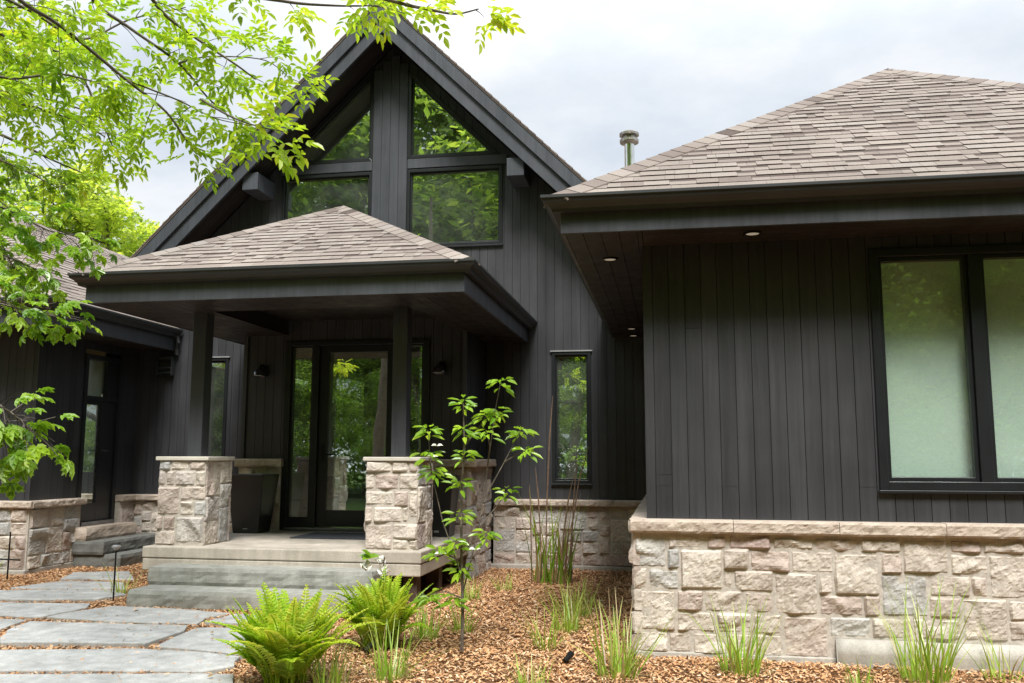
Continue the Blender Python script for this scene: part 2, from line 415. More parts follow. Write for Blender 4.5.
def shingles(mb, poly, e=.142, seed=1, tk=1.0, big=False):
    """courses of laminated tabs over one roof plane; poly[0]->poly[1] is the eave, ccw from above"""
    rs = random.Random(seed); P = [V(p) for p in poly]; o = P[0]; u = (P[1] - P[0]).normalized()
    n = u.cross(P[2] - P[0]).normalized(); v = n.cross(u)
    q2 = [((p - o).dot(u), (p - o).dot(v)) for p in P]
    mb.prism(P, n, -.02, 0, .1)
    vmax = max(q[1] for q in q2); umin = min(q[0] for q in q2); umax = max(q[0] for q in q2); j = 0
    while j * e < vmax:
        s = umin - rs.uniform(0, .3); v0 = j * e
        while s < umax:
            tabw = rs.choice([.07, .1, .13, .16, .19, .23]); s2 = s + tabw; hi = rs.random() < .55
            if j == 0: hi = False; s2 = s + .33
            drop = rs.uniform(-.003, .003)
            pc = rect(s + .001, s2 - .001, v0 + drop, v0 + e + .004); q = pc
            for i in range(len(q2)):
                a, b = q2[i], q2[(i + 1) % len(q2)]; q = clip(q, a, (b[1] - a[1], -(b[0] - a[0])))
            if area(q) > 1e-4:
                lo = (.0125 if hi else .0075) * tk; up = .003; t = rs.gauss(.60, .11) + (.06 if hi else -.05)
                k = len(q); base = [o + u * a + v * b for a, b in q]
                top = [p + n * (lo + (up - lo) * min(1, max(0, (b - v0) / e))) for p, (a, b) in zip(base, q)]
                t = min(1, max(.2, t))
                mb.add(base + top, [tuple(range(k, 2 * k))], t); mb.add(base + top, [(i, (i + 1) % k, k + (i + 1) % k, k + i) for i in range(k)], .0)
                if not hi and j > 0 and rs.random() < .8:   # printed shadow band of the laminated tab
                    bq = clip(q, (0, v0 + e * .66), (0, -1))
                    if area(bq) > 1e-4: mb.add([o + u * a + v * b + n * (lo + (up - lo) * min(1, max(0, (b - v0) / e)) + .0012) for a, b in bq], [tuple(range(len(bq)))], .0)
            s = s2
        j += 1
def hip_caps(mb, a, b, nl, nr, seed=1, e=.15, half=.14):
    """folded cap tabs from a (low) to b (high) over the fold between planes with normals nl, nr"""
    rs = random.Random(seed); a, b = V(a), V(b); d = (b - a); L = d.length; d.normalize(); nl, nr = V(nl), V(nr)
    wl = nl.cross(d).normalized(); wr = d.cross(nr).normalized(); up = (nl + nr).normalized(); k = int(L / e) + 1
    for i in range(k):
        s0, s1 = i * e - .01, min(L, i * e + e + .05); t = min(1, max(0, rs.gauss(.55, .2))); vs = []
        for s, h in ((s0, .019), (s1, .013)):
            p = a + d * s; hw = half + rs.uniform(-.003, .003)
            vs += [p + wl * hw + nl * (h - .004), p + up * (h + .004), p + wr * hw + nr * (h - .004)]
        vs += [x - up * .016 for x in vs[:3]]
        mb.add(vs, [(1, 0, 3, 4), (2, 1, 4, 5), (0, 1, 7, 6) if False else (6, 7, 8) if False else (0, 6, 7, 8)] if False else [(0, 1, 4, 3), (1, 2, 5, 4), (0, 3, 3 + 3) if False else (0, 1, 7, 6), (1, 2, 8, 7), (0, 3, 6), (2, 8, 5)], t)
def sweep(mb, path, prof, tint=.5, closed_prof=True, mat=0):
    """profile (out, z) swept along a plan polyline with mitred corners; outward is to the right of travel"""
    pts = [V((p[0], p[1], 0)) for p in path]; z = [p[2] for p in path]; n = len(pts); vs = []; k = len(prof)
    for i in range(n):
        d0 = (pts[i] - pts[i - 1]).normalized() if i else None; d1 = (pts[i + 1] - pts[i]).normalized() if i < n - 1 else None
        n0 = V((d0.y, -d0.x, 0)) if d0 else None; n1 = V((d1.y, -d1.x, 0)) if d1 else None
        if n0 is None: m = n1
        elif n1 is None: m = n0
        else: m = (n0 + n1) / (1 + n0.dot(n1))
        for o_, z_ in prof: vs.append(pts[i] + m * o_ + V((0, 0, z[i] + z_)))
    fs = []
    for i in range(n - 1):
        for q in range(k if closed_prof else k - 1):
            q2 = (q + 1) % k; fs.append((i * k + q, i * k + q2, (i + 1) * k + q2, (i + 1) * k + q))
    if closed_prof: fs.append(tuple(range(k - 1, -1, -1))); fs.append(tuple((n - 1) * k + q for q in range(k)))
    mb.add(vs, fs, tint, mat)
GUT = [(.003, 0), (.003, -.105), (.055, -.105), (.062, -.085), (.085, -.062), (.112, -.045), (.122, -.02), (.130, -.016), (.130, .004), (.116, .004), (.110, -.015), (.02, -.03), (.02, 0)]

HX, HY = -3.89, 12.0
house = thing('house', 'black board-sided house with stone base, steep gable and hipped porch', 'house', (HX, HY, 0))

# ---- main gable wall
G_AP, G_SL = 7.88, .99           # outer roof line at the gable: apex height and slope
YM, YG = 12.0, 11.4
soff = 7.46
def gz(x): return soff - .02 - G_SL * abs(x - HX)
wl, wr = -8.3, .5
win_holes = []
WIN = {  # frame outer rectangles on the main wall
    'ul': (-5.58, -4.19, 4.38, 5.53), 'ur': (-3.665, -2.262, 4.38, 5.53),
    'cw': (-1.572, -1.04, 1.072, 2.845), 'lw': (-6.84, -6.312, 1.072, 2.85)}
for a, b, c, d in WIN.values(): win_holes.append(rect(a + .02, b - .02, c + .02, d - .02))
tri_r = [(-3.665, 5.69), (-2.30, 5.69), (-3.665, 7.04)]
tri_l = [(-5.62, 5.69), (-4.19, 5.69), (-4.19, 7.10)]
def shrink(p, d=.02):
    cx = sum(q[0] for q in p) / len(p); cy = sum(q[1] for q in p) / len(p)
    return [(q[0] + (cx - q[0]) * d * 2, q[1] + (cy - q[1]) * d * 2) for q in p]
win_holes += [shrink(tri_r), shrink(tri_l)]
entry_hole = rect(-5.42, -2.52, .5, 3.1)
out_main = [(wl, .8), (wr, .8), (wr, gz(wr)), (HX, gz(HX)), (wl, gz(wl))]
siding('gable_wall', house, (0, YM, 0), (1, 0, 0), (0, -1, 0), out_main, win_holes + [entry_hole], .118, seed=3)

def window(name, o, u, n, fr, glass='glass', fw=.05, depth=.05, blind=None, flash=True, mull=(), sash=.022, label=None):
    """rectangular unit: frame proud of the wall, inner sash, pane set back"""
    o, u, n = V(o), V(u), V(n); w = V((0, 0, 1)); a0, a1, b0, b1 = fr
    def P(a, b): return o + u * a + w * b
    flip = u.cross(w).dot(n) < 0
    def bar(mb, x0, x1, y0, y1, d0, d1):
        p = [P(x0, y0), P(x1, y0), P(x1, y1), P(x0, y1)]
        mb.prism(p[::-1] if flip else p, n, d0, d1)
    ed = [a0] + list(mull) + [a1]; mb = MB()
    bar(mb, a0, a0 + fw, b0, b1, -.10, .022); bar(mb, a1 - fw, a1, b0, b1, -.10, .022)
    bar(mb, a0 + fw, a1 - fw, b0, b0 + fw, -.10, .022); bar(mb, a0 + fw, a1 - fw, b1 - fw, b1, -.10, .022)
    for m_ in mull: bar(mb, m_ - fw * .7, m_ + fw * .7, b0 + fw, b1 - fw, -.10, .018)
    f = mb.build('window', 'black_frame', house, .004)
    if label: f['label'] = label
    for i in range(len(ed) - 1):
        x0 = ed[i] + (fw if i == 0 else fw * .7); x1 = ed[i + 1] - (fw if i == len(ed) - 2 else fw * .7); y0, y1 = b0 + fw, b1 - fw
        s = MB(); bar(s, x0, x0 + sash, y0, y1, -.075, -.012); bar(s, x1 - sash, x1, y0, y1, -.075, -.012)
        bar(s, x0 + sash, x1 - sash, y0, y0 + sash, -.075, -.012); bar(s, x0 + sash, x1 - sash, y1 - sash, y1, -.075, -.012)
        s.build('sash', 'black_frame', f, .003)
        g = MB(); bar(g, x0 + sash, x1 - sash, y0 + sash, y1 - sash, -.052, -.046); g.build('pane', glass, f)
        if blind:
            q = MB(); bar(q, x0 + .004, x1 - .004, y0 + .03, y1 - .004, -.135, -.132); q.build('blind', blind, f)
    if flash:
        q = MB(); bar(q, a0 - .02, a1 + .02, b1 + .001, b1 + .018, -.02, .034); q.build('flashing', 'flashing', f)
    q = MB(); bar(q, a0 - .01, a1 + .01, b0 - .022, b0 - .001, -.02, .036); q.build('sill', 'black_frame', f, .003)
    return f
X, NY = (1, 0, 0), (0, -1, 0)
for k, fl in (('ul', False), ('ur', False), ('cw', True), ('lw', True)):
    window('w', (0, YM, 0), X, NY, WIN[k], flash=fl, fw=.045)
def tri_window(tri):
    P = [V((a, YM, b)) for a, b in tri]; cen = sum((p for p in P), V()) / 3
    def inset(d):
        res = []
        for i in range(3):
            a, b, c = P[i - 1], P[i], P[(i + 1) % 3]
            e1 = (b - a).normalized(); e2 = (c - b).normalized()
            n1 = V((-e1.z, 0, e1.x)); n2 = V((-e2.z, 0, e2.x))
            bi = (n1 + n2) / (1 + n1.dot(n2)); res.append(b + bi * d)
        return res
    mb = MB(); I = inset(.05)
    for i in range(3):
        j = (i + 1) % 3; mb.prism([P[i], P[j], I[j], I[i]], (0, -1, 0), -.10, .022)
    f = mb.build('window', 'black_frame', house, .004); f['label'] = 'triangular window under the gable slope'
    s = MB(); J = inset(.068)
    for i in range(3):
        j = (i + 1) % 3; s.prism([I[i], I[j], J[j], J[i]], (0, -1, 0), -.075, -.012)
    s.build('sash', 'black_frame', f)
    MB().prism(J, (0, -1, 0), -.052, -.046).build('pane', 'glass', f)
tri_window(tri_r); tri_window(tri_l)
# flat boards between the gable windows and the horizontal rail
mb = MB()
for k in range(4):
    x0 = -4.185 + k * .13; mb.box(x0 + .001, x0 + .128, YM - .034, YM - .004, 4.05, gz(x0 + .06) - .14, random.uniform(.3, .7))
mb.build('centre_trim', 'siding_trim', house, .003)
for x0, x1 in ((-3.66, -2.20), (-5.60, -4.19)): MB().box(x0, x1, YM - .03, YM - .003, 5.545, 5.683, .55).build('window_rail', 'siding_trim', house, .004)

# ---- gable roof, rake boards, soffit, beams
rf = None
def slope_pts(sgn, x_out, y0, y1, off=0):
    xo = HX + sgn * x_out
    return [(HX, y0, G_AP + off), (xo, y0, G_AP + off - G_SL * x_out), (xo, y1, G_AP + off - G_SL * x_out), (HX, y1, G_AP + off)]
mb = MB(); LOUT = 4.42; YB = 24.0
for sgn in (-1, 1):
    A = slope_pts(sgn, LOUT, YG - .05, YB, -.025)
    pl = [A[1], A[2], A[3], A[0]] if sgn > 0 else [A[2], A[1], A[0], A[3]]
    shingles(mb, pl, .16, 5 + sgn, .8) if False else mb.prism([V(p) for p in pl], (0, 0, 1), -.03, 0, .35)
    nrm = V((sgn * G_SL, 0, 1)).normalized()
    # edge of the shingles over the rake: stepped butts
    k = 0; d = V((sgn, 0, -G_SL)).normalized(); top = V((HX, 0, G_AP)); 
    while k * .14 < LOUT * 1.40:
        a = top + d * (k * .14); b = top + d * (k * .14 + .15)
        vs = [(a.x, YG - .06, a.z - .028), (b.x, YG - .06, b.z - .030), (b.x, YG - .06, b.z), (a.x, YG - .06, a.z - .013)]
        vs2 = [(x, YG + .6, z) for x, _, z in vs]
        mb.add(vs + vs2, [(0, 1, 2, 3), (7, 6, 5, 4), (3, 2, 6, 7), (1, 5, 6, 2), (0, 3, 7, 4), (0, 4, 5, 1)], random.uniform(.1, .5)); k += 1
rf = mb.build('gable_roof', 'shingle', house)
mb = MB()
for sgn in (-1, 1):
    for lo, hi, y in ((.035, .275, YG - .04), (.275, .515, YG)):
        def Z(x, o): return G_AP - o - G_SL * x
        p = [(HX, y, Z(0, hi)), (HX + sgn * LOUT, y, Z(LOUT, hi)), (HX + sgn * LOUT, y, Z(LOUT, lo)), (HX, y, Z(0, lo))]
        p = [V(q) for q in p]
        if sgn < 0: p.reverse()
        MB().prism(p, (0, -1, 0), -.045, 0, .5 + .1 * sgn).build('rake_board', 'fascia', rf, .003)
mb = MB()   # soffit boards under the gable overhang
for sgn in (-1, 1):
    nb = 7; ys = [YG + .05 + i * (.55 / nb) for i in range(nb + 1)]
    for i in range(nb):
        p = [V((HX, ys[i] + .003, soff)), V((HX + sgn * LOUT, ys[i] + .003, soff - G_SL * LOUT)), V((HX + sgn * LOUT, ys[i + 1] - .003, soff - G_SL * LOUT)), V((HX, ys[i + 1] - .003, soff))]
        if sgn > 0: p.reverse()
        mb.prism(p, (0, 0, -1), -.02, 0, random.random())
mb.build('gable_soffit', 'soffit', rf)
for x0 in (-5.945, -2.11):
    MB().box(x0, x0 + .235, YG + .065, YM + .1, 5.19, 5.44, .8).build('roof_beam', 'fascia', rf, .006)
# lower wall ends in plan: nothing of the main house shows lower than its stone base
mb = MB()
p = [V((wl, YB, .0)), V((wr, YB, .0)), V((wr, YB, gz(wr))), V((HX, YB, gz(HX))), V((wl, YB, gz(wl)))]
ob = [(-8.3, 0), (.5, 0), (.5, gz(.5)), (HX, gz(HX)), (-8.3, gz(-8.3))]
pcs = [ob]
for h in (rect(-7.6, -6.9, .6, 3.2), rect(-5.6, -3.4, .6, 4.2), rect(-2.4, -.4, .8, 3.0), rect(-5.7, -2.1, 4.4, 6.1)): pcs = [q for b in pcs for q in minus(b, h)]
for q in pcs: mb.prism([V((a, YB - 4.5, b)) for a, b in q], (0, -1, 0), -.1, 0)
mb.box(-8.35, -8.22, YM + .06, YB - 4.5, 0, gz(-8.3) - .02); mb.box(.42, .5, YM + .06, YB - 4.5, 0, gz(.5) - .02)
mb.build('inside_wall', 'inside_wall', house)
MB().box(-8.2, .42, YM + .06, YB - 4.5, .38, .49).box(-5.40, -2.54, 10.93, YM + .055, .38, .49).build('inside_floor', 'inside_floor', house)
mb = MB()
for sgn in (-1, 1):
    p = [V((HX, 0, soff - .06)), V((HX + sgn * 4.3, 0, soff - .06 - G_SL * 4.3))]
    q = [V((p[0].x, YM + .05, p[0].z)), V((p[1].x, YM + .05, p[1].z)), V((p[1].x, YB - 4.4, p[1].z)), V((p[0].x, YB - 4.4, p[0].z))]
    if sgn > 0: q.reverse()
    mb.prism(q, (0, 0, -1), -.02, 0)
mb.build('inside_ceiling', 'inside_ceiling', house)
mb = MB(); mb.box(-5.3, -4.2, 15.2, 15.9, .5, 1.35); mb.box(-3.6, -2.8, 14.5, 15.3, .5, .95); mb.box(-3.6, -2.8, 15.2, 15.35, .95, 1.4)
mb.build('inside_cabinet', 'inside_wood', house, .02)

# ---- entry bay
BY = 10.8; BL, BR = -5.46, -2.48
siding('entry_wall', house, (0, BY, 0), X, NY, rect(BL, BR, .5, 3.3), [rect(-4.87, -2.97, .5, 2.885)], .118, seed=9)
siding('entry_side_wall', house, (BR, 0, 0), (0, 1, 0), (1, 0, 0), rect(BY + .0, YM, .3, 3.3), (), .118, seed=10)
siding('entry_side_wall', house, (BL, 0, 0), (0, 1, 0), (-1, 0, 0), rect(BY + .0, YM, .3, 3.3), (), .118, seed=12)
for x0, x1 in ((BR - .05, BR + .004), (BL - .004, BL + .05)): MB().box(x0, x1, BY - .022, BY + .05, 1.2, 3.2, .6).build('corner_board', 'siding_trim', house, .004)
# door unit
mb = MB()
for x0, x1 in ((-4.885, -4.80), (-4.505, -4.42), (-3.40, -3.315), (-3.04, -2.955)): mb.box(x0, x1, BY - .03, BY + .12, .5, 2.90)
mb.box(-4.80, -3.04, BY - .028, BY + .12, 2.84, 2.90); mb.box(-4.80, -4.505, BY - .026, BY + .1, .505, .64); mb.box(-3.315, -3.04, BY - .026, BY + .1, .505, .64)
df = mb.build('door_frame', 'black_frame', house, .004)
for x0, x1 in ((-4.80, -4.505), (-3.315, -3.04)):
    s = MB(); s.box(x0, x0 + .025, BY + .0, BY + .06, .64, 2.84); s.box(x1 - .025, x1, BY, BY + .06, .64, 2.84); s.box(x0 + .025, x1 - .025, BY, BY + .06, .64, .665); s.box(x0 + .025, x1 - .025, BY, BY + .06, 2.815, 2.84)
    s.build('sidelight_sash', 'black_frame', df); MB().box(x0 + .025, x1 - .025, BY + .03, BY + .036, .665, 2.815).build('sidelight_pane', 'glass', df)
s = MB(); dx0, dx1 = -4.418, -3.402
s.box(dx0, dx0 + .12, BY + .01, BY + .065, .56, 2.838); s.box(dx1 - .12, dx1, BY + .01, BY + .065, .56, 2.838)
s.box(dx0 + .12, dx1 - .12, BY + .01, BY + .065, 2.75, 2.838); s.box(dx0 + .12, dx1 - .12, BY + .01, BY + .065, .56, .755)
door = s.build('entry_door', 'black_frame', house, .004)
MB().box(dx0 + .12, dx1 - .12, BY + .035, BY + .041, .755, 2.75).build('pane', 'glass', door)
h = MB(); h.tube([(dx0 + .07, BY + .0, 1.45), (dx0 + .07, BY - .05, 1.45), (dx0 + .20, BY - .055, 1.45)], .010, 8); h.box(dx0 + .05, dx0 + .09, BY - .002, BY + .012, 1.36, 1.58); h.build('handle', 'black_metal', door)
MB().box(-4.80, -3.04, BY - .10, BY + .08, .503, .545).build('threshold', 'lamp_metal', door, .005)
# bay stone wainscot
def stone_run(name, o, u, n, W, zb, zt, seed, rects=None, core=True, pick=None, unit=.155, conc=None):
    o, u, n = V(o), V(u), V(n); mb = MB()
    rs_ = rects if rects else [(a, b, c + zb, d + zb) for a, b, c, d in pack(W, zt - zb, seed, unit)]
    stones(mb, o, u, n, rs_, seed, pick=pick)
    if core:
        p = [o + V((0, 0, zb)), o + u * W + V((0, 0, zb)), o + u * W + V((0, 0, zt)), o + V((0, 0, zt))]
        if u.cross(V((0, 0, 1))).dot(n) < 0: p.reverse()
        mb.prism(p, n, -.06, .016, .5, 1)
    return mb.build(name, ['stone', 'mortar'], house, smooth=False)
def cap_run(st, path, th, z1, lap, seed): mb = MB(); rough_cap(mb, path, th, z1, lap, seed); return mb.build('cap_stone', 'cap_stone', st)
s = stone_run('stone_base', (BL, BY - .03, 0), X, NY, .575, .5, 1.295, 21); cap_run(s, ((BL - .03, BY - .03), (BL + .60, BY - .03)), .10, 1.395, .085, 4)
s = stone_run('stone_base', (-2.94, BY - .03, 0), X, NY, .52, .15, 1.295, 25)
cap_run(s, ((-2.96, BY - .03), (-2.36, BY - .03)), .10, 1.395, .085, 5)
mb = MB(); stones(mb, (-2.42, 0, 0), (0, 1, 0), (1, 0, 0), [(a + BY - .08, b + BY - .08, c - .1, d - .1) for a, b, c, d in pack(1.27, 1.395, 27)], 27)
mb.box(-2.50, -2.408, BY - .03, YM, -.15, 1.29, .5, 1); s2 = mb.build('stone_base', ['stone', 'mortar'], house)
cap_run(s2, ((-2.42, BY - .1), (-2.42, YM)), .10, 1.394, .085, 6)

# ---- main wall stone base (right of the entry) with concrete footing
s = stone_run('stone_base', (-2.36, YM - .05, 0), X, NY, 2.45, .01, .775, 31); cap_run(s, ((-2.33, YM - .05), (.1, YM - .05)), .085, .862, .085, 7)
MB().box(-2.4, .1, YM - .10, YM + .05, -.4, .012).build('concrete_footing', 'footing', s, .01)
# main wall left of the entry
s = stone_run('stone_base', (-7.75, YM - .05, 0), X, NY, 2.25, .05, .79, 33); cap_run(s, ((-7.62, YM - .05), (-5.49, YM - .05)), .085, .878, .085, 8)

# ---- right wing
RX, RY = -.185, 6.78; SOF = 3.03
siding('wing_wall', house, (0, RY, 0), X, NY, rect(RX, 4.75, .95, SOF + .03), [rect(1.48, 3.42, 1.215, 2.92)], .1195, seed=17)
siding('wing_wall', house, (RX, 0, 0), (0, 1, 0), (-1, 0, 0), rect(RY, YM, .95, SOF + .03), (), .1195, seed=18)
siding('wing_wall', house, (4.75, 0, 0), (0, 1, 0), (1, 0, 0), rect(RY, 16, .0, SOF + .03), (), .1195, seed=19)
window('w', (0, RY, 0), X, NY, (1.458, 3.44, 1.195, 2.94), glass='glass_shaded', fw=.06, blind='blind', flash=False, mull=(2.175, 2.80), sash=.03, label='wide window with pale blinds drawn behind the glass')
mb = MB(); mb.box(-.1, 4.7, 9.5, 9.6, .5, 3.0); mb.box(-.08, .0, 6.9, 9.5, .5, 3.0); mb.box(4.6, 4.7, 6.9, 9.5, .5, 3.0)
mb.build('inside_wall', 'inside_wall', house)
# stone layout of the right wing, read off the wall itself (u, z)
ZS = [(28,140,108,222),(113,140,208,175),(212,143,264,175),(268,143,374,176),(380,147,484,178),(487,149,600,182),(604,151,708,185),(712,152,828,238),(833,153,912,187),(917,155,1024,188),(112,175,142,226),(145,178,252,277),(253,176,318,228),(322,179,424,234),(427,181,534,237),(537,188,651,293),(657,186,711,239),(834,190,930,243),(933,193,1030,303),(25,224,60,277),(65,228,141,279),(253,230,279,280),(281,231,381,285),(386,238,496,343),(498,240,534,290),(658,242,776,348),(780,244,885,298),(888,246,930,300),(29,281,132,383),(136,281,203,334),(206,282,307,337),(309,286,381,339),(500,295,611,347),(613,296,656,348),(779,299,862,353),(866,304,981,411),(984,308,1050,359),(136,336,233,387),(239,340,326,390),(330,342,402,394),(408,348,523,453),(525,350,631,402),(634,352,735,405),(738,355,862,408),(984,360,1050,412),(30,385,113,438),(115,388,173,440),(177,390,262,445),(264,393,404,450)]
TS = [.9,.5,.72,.75,.45,.3,.5,.4,.1,.35,.97,.55,.35,.2,.5,.45,.25,.5,.45,.5,.92,.5,.35,.4,.55,.95,.35,.3,.55,.22,.35,.25,.22,.25,.3,.4,.5,.4,.5,.4,.3,.9,.4,.5,.3,.6,.35,.5,.45]
CAMZ = 1.42; F = 891.27
def onwall(px, py, y):  # photo measurement -> wall plane y=const (used once to size the stones)
    yaw, pit, rol = .1753146, .129116, .0021079
    cy, sy, cp, sp = math.cos(yaw), math.sin(yaw), math.cos(pit), math.sin(pit)
    fw = V((-sy * cp, cy * cp, sp)); ri = V((cy, sy, 0)); up = ri.cross(fw)
    r2 = ri * math.cos(rol) + up * math.sin(rol); u2 = up * math.cos(rol) - ri * math.sin(rol)
    d = r2 * ((px - 512) / F) + u2 * ((341.5 - py) / F) + fw
    t = y / d.y; return d.x * t, CAMZ + d.z * t
RS = RY - .06
rects = []
for x0, y0, x1, y1 in ZS:
    a = onwall(624 + x0 / 2.56, 480 + (y0 + y1) / 5.12, RS); b = onwall(624 + x1 / 2.56, 480 + (y0 + y1) / 5.12, RS)
    t_ = onwall(624 + (x0 + x1) / 5.12, 480 + y0 / 2.56, RS); b_ = onwall(624 + (x0 + x1) / 5.12, 480 + y1 / 2.56, RS)
    rects.append((a[0], b[0], b_[1], t_[1]))
pk = list(TS)
xr = max(r[1] for r in rects)
more = [(a + xr + .01, b + xr + .01, c + .16, d + .16) for a, b, c, d in pack(4.8 - xr, .70, 41)]
s = MB(); stones(s, (0, RS, 0), X, NY, rects + more, 51, joint=.001, pick=pk + [None] * len(more))
s.box(-.27, 4.8, RS - .016, RS + .05, -.2, .88, .5, 1)
sb = s.build('stone_base', ['stone', 'mortar'], house)
cap_run(sb, ((-.30, RS), (4.85, RS)), .095, .972, .075, 9)
mb = MB(); rough_cap(mb, ((RX - .085, YM), (RX - .085, RS - .02)), .095, .9705, .045, 12); mb.build('cap_stone', 'cap_stone', sb)
mb = MB(); mb.box(-.31, .3, RS - .02, RY + .05, .955, .972); mb.box(.3, 4.8, RS - .03, RY + .05, .955, .9705); mb.box(-.27, RX + .01, RY, YM, .955, .969); mb.build('cap_bed', 'cap_stone', sb)
mb = MB(); stones(mb, (-.27, 0, 0), (0, 1, 0), (-1, 0, 0), [(a + RS - .03, b + RS - .03, c, d) for a, b, c, d in pack(YM - RS, .88, 43)], 43); mb.box(-.262, -.2, RS, YM, -.1, .88, .5, 1); mb.build('stone_side', ['stone', 'mortar'], sb)
# poured footing bulging out at the right
mb = MB(); ys = [(0, .175), (-.05, .172), (-.085, .15), (-.10, .09), (-.085, .04), (-.09, -.02), (-.09, -.3)]; xs = [1.10 + i * .1 for i in range(38)]; vs = []; fs = []
for x in xs:
    for dy, z in ys: vs.append((x, RS - .02 + dy + .012 * noise.noise(V((x * 1.5, z * 4, 1))), z + .012 * noise.noise(V((x * 1.3, 5, z)))))
k = len(ys)
for i in range(len(xs) - 1):
    for j in range(k - 1): fs.append((i * k + j, i * k + j + 1, (i + 1) * k + j + 1, (i + 1) * k + j))
fs.append(tuple(range(k - 1, -1, -1))); mb.add(vs, fs); mb.build('concrete_footing', 'footing', sb, smooth=True)
MB().box(-.275, 1.10, RS - .035, RS + .05, -.3, .045).build('concrete_ledge', 'footing', sb, .008)

def hip_wing(name, ex0, ex1, ey, ez, pitch, yback, seed, e=.127, over=.045):
    """hip end: eaves at x=ex0, x=ex1, y=ey (shingle edge), ridge running back"""
    s = (ex1 - ex0) / 2; ax, ay, az = ex0 + s, ey + s, ez + s * pitch
    A, B, C = (ex0, ey, ez), (ex1, ey, ez), (ax, ay, az); D = (ax, yback, az); Eb, Fb = (ex0, yback, ez), (ex1, yback, ez)
    mb = MB(); shingles(mb, [A, B, C], e, seed); shingles(mb, [B, Fb, D, C], e, seed + 1); shingles(mb, [Eb, A, C, D], e, seed + 2)
    nf = V((0, -pitch, 1)).normalized(); nl = V((-pitch, 0, 1)).normalized(); nr = V((pitch, 0, 1)).normalized()
    o = mb.build(name, 'shingle', house)
    mb = MB(); hip_caps(mb, A, C, nl, nf, seed); hip_caps(mb, B, C, nf, nr, seed + 1); hip_caps(mb, D, C, nr, nl, seed + 2) if False else hip_caps(mb, C, D, nl, nr, seed + 2)
    mb.build('hip_cap', 'shingle', o)
    return o
def eave_trim(roof, path, zs, zf, zg, soff=None):
    """fascia from zs up to zf and gutter with its lip at zg along a plan path"""
    mb = MB(); sweep(mb, [(x, y, 0) for x, y in path], [(0, zs), (0, zf), (-.03, zf), (-.03, zs)], .6); mb.build('fascia', 'fascia', roof, .003)
    mb = MB(); sweep(mb, [(x, y, 0) for x, y in path], [(o, zg + z) for o, z in GUT]); mb.build('gutter', 'gutter', roof)
def soffit_boards(roof, rects, z, along='y', seed=1, bw=.13):
    rs = random.Random(seed); mb = MB()
    for x0, x1, y0, y1, al in rects:
        a, b = (x0, x1) if al == 'y' else (y0, y1); s = a
        while s < b - 1e-4:
            e = min(b, s + bw); t = rs.random()
            if al == 'y': mb.box(s + .002, e - .002, y0, y1, z, z + .015, t)
            else: mb.box(x0, x1, s + .002, e - .002, z, z + .015, t)
            s = e
        mb.box(x0, x1, y0, y1, z + .0155, z + .025, .1)
    return mb.build('soffit', 'soffit', roof)
# right wing roof: fascia planes x=-.756, y=6.28
wr_ = hip_wing('wing_roof', -.80, 5.38, 6.235, 3.295, .68, 17.0, 61)
eave_trim(wr_, [(-.756, 12.0), (-.756, 6.28), (5.33, 6.28), (5.33, 16)], SOF, 3.27, 3.285)
soffit_boards(wr_, [(-.73, RX + .01, 6.30, YM - .01, 'y'), (RX + .014, 5.3, 6.30, RY + .03, 'x')], SOF + .004, seed=4)
# chimney pipe
cx, cy = -.44, 11.0
ch = MB(); ch.lathe((cx, cy, 0), [(.066, 3.4), (.064, 5.40)], 20); chim = ch.build('chimney_pipe', 'steel', wr_, smooth=True)
ch = MB(); ch.lathe((cx, cy, 0), [(.064, 5.36), (.118, 5.38), (.121, 5.395), (.121, 5.42), (.07, 5.425)], 24); ch.lathe((cx, cy, 0), [(.085, 5.42), (.085, 5.475)], 20)
ch.lathe((cx, cy, 0), [(.09, 5.47), (.124, 5.475), (.124, 5.505), (.10, 5.525), (0, 5.532)], 24); ch.build('chimney_cap', 'steel_worn', wr_)

# ---- porch roof
pr = hip_wing('porch_roof', -5.94, -1.85, 8.07, 3.285, .575, YM - .005, 71)
eave_trim(pr, [(-5.89, YM - .005), (-5.89, 8.12), (-1.90, 8.12), (-1.90, YM - .005)], 2.978, 3.255, 3.265)
Z0 = 2.984
soffit_boards(pr, [(-5.86, -4.86, 8.15, YM - .01, 'y'), (-2.60, -1.93, 8.15, YM - .01, 'y'), (-4.858, -2.602, 8.15, 8.86, 'x')], Z0, seed=6)
mb = MB(); mb.box(-4.92, -4.862, 8.90, BY - .03, Z0 + .002, 3.2, .4); mb.box(-2.598, -2.54, 8.90, BY - .03, Z0 + .002, 3.2, .4); mb.box(-4.86, -2.60, 8.82, 8.878, Z0 + .016, 3.2, .4)
for i in range(14): mb.box(-4.86, -2.60, 8.88 + i * .138, 8.88 + i * .138 + .134, 3.17, 3.19, random.random())
mb.build('porch_ceiling', 'soffit', pr)
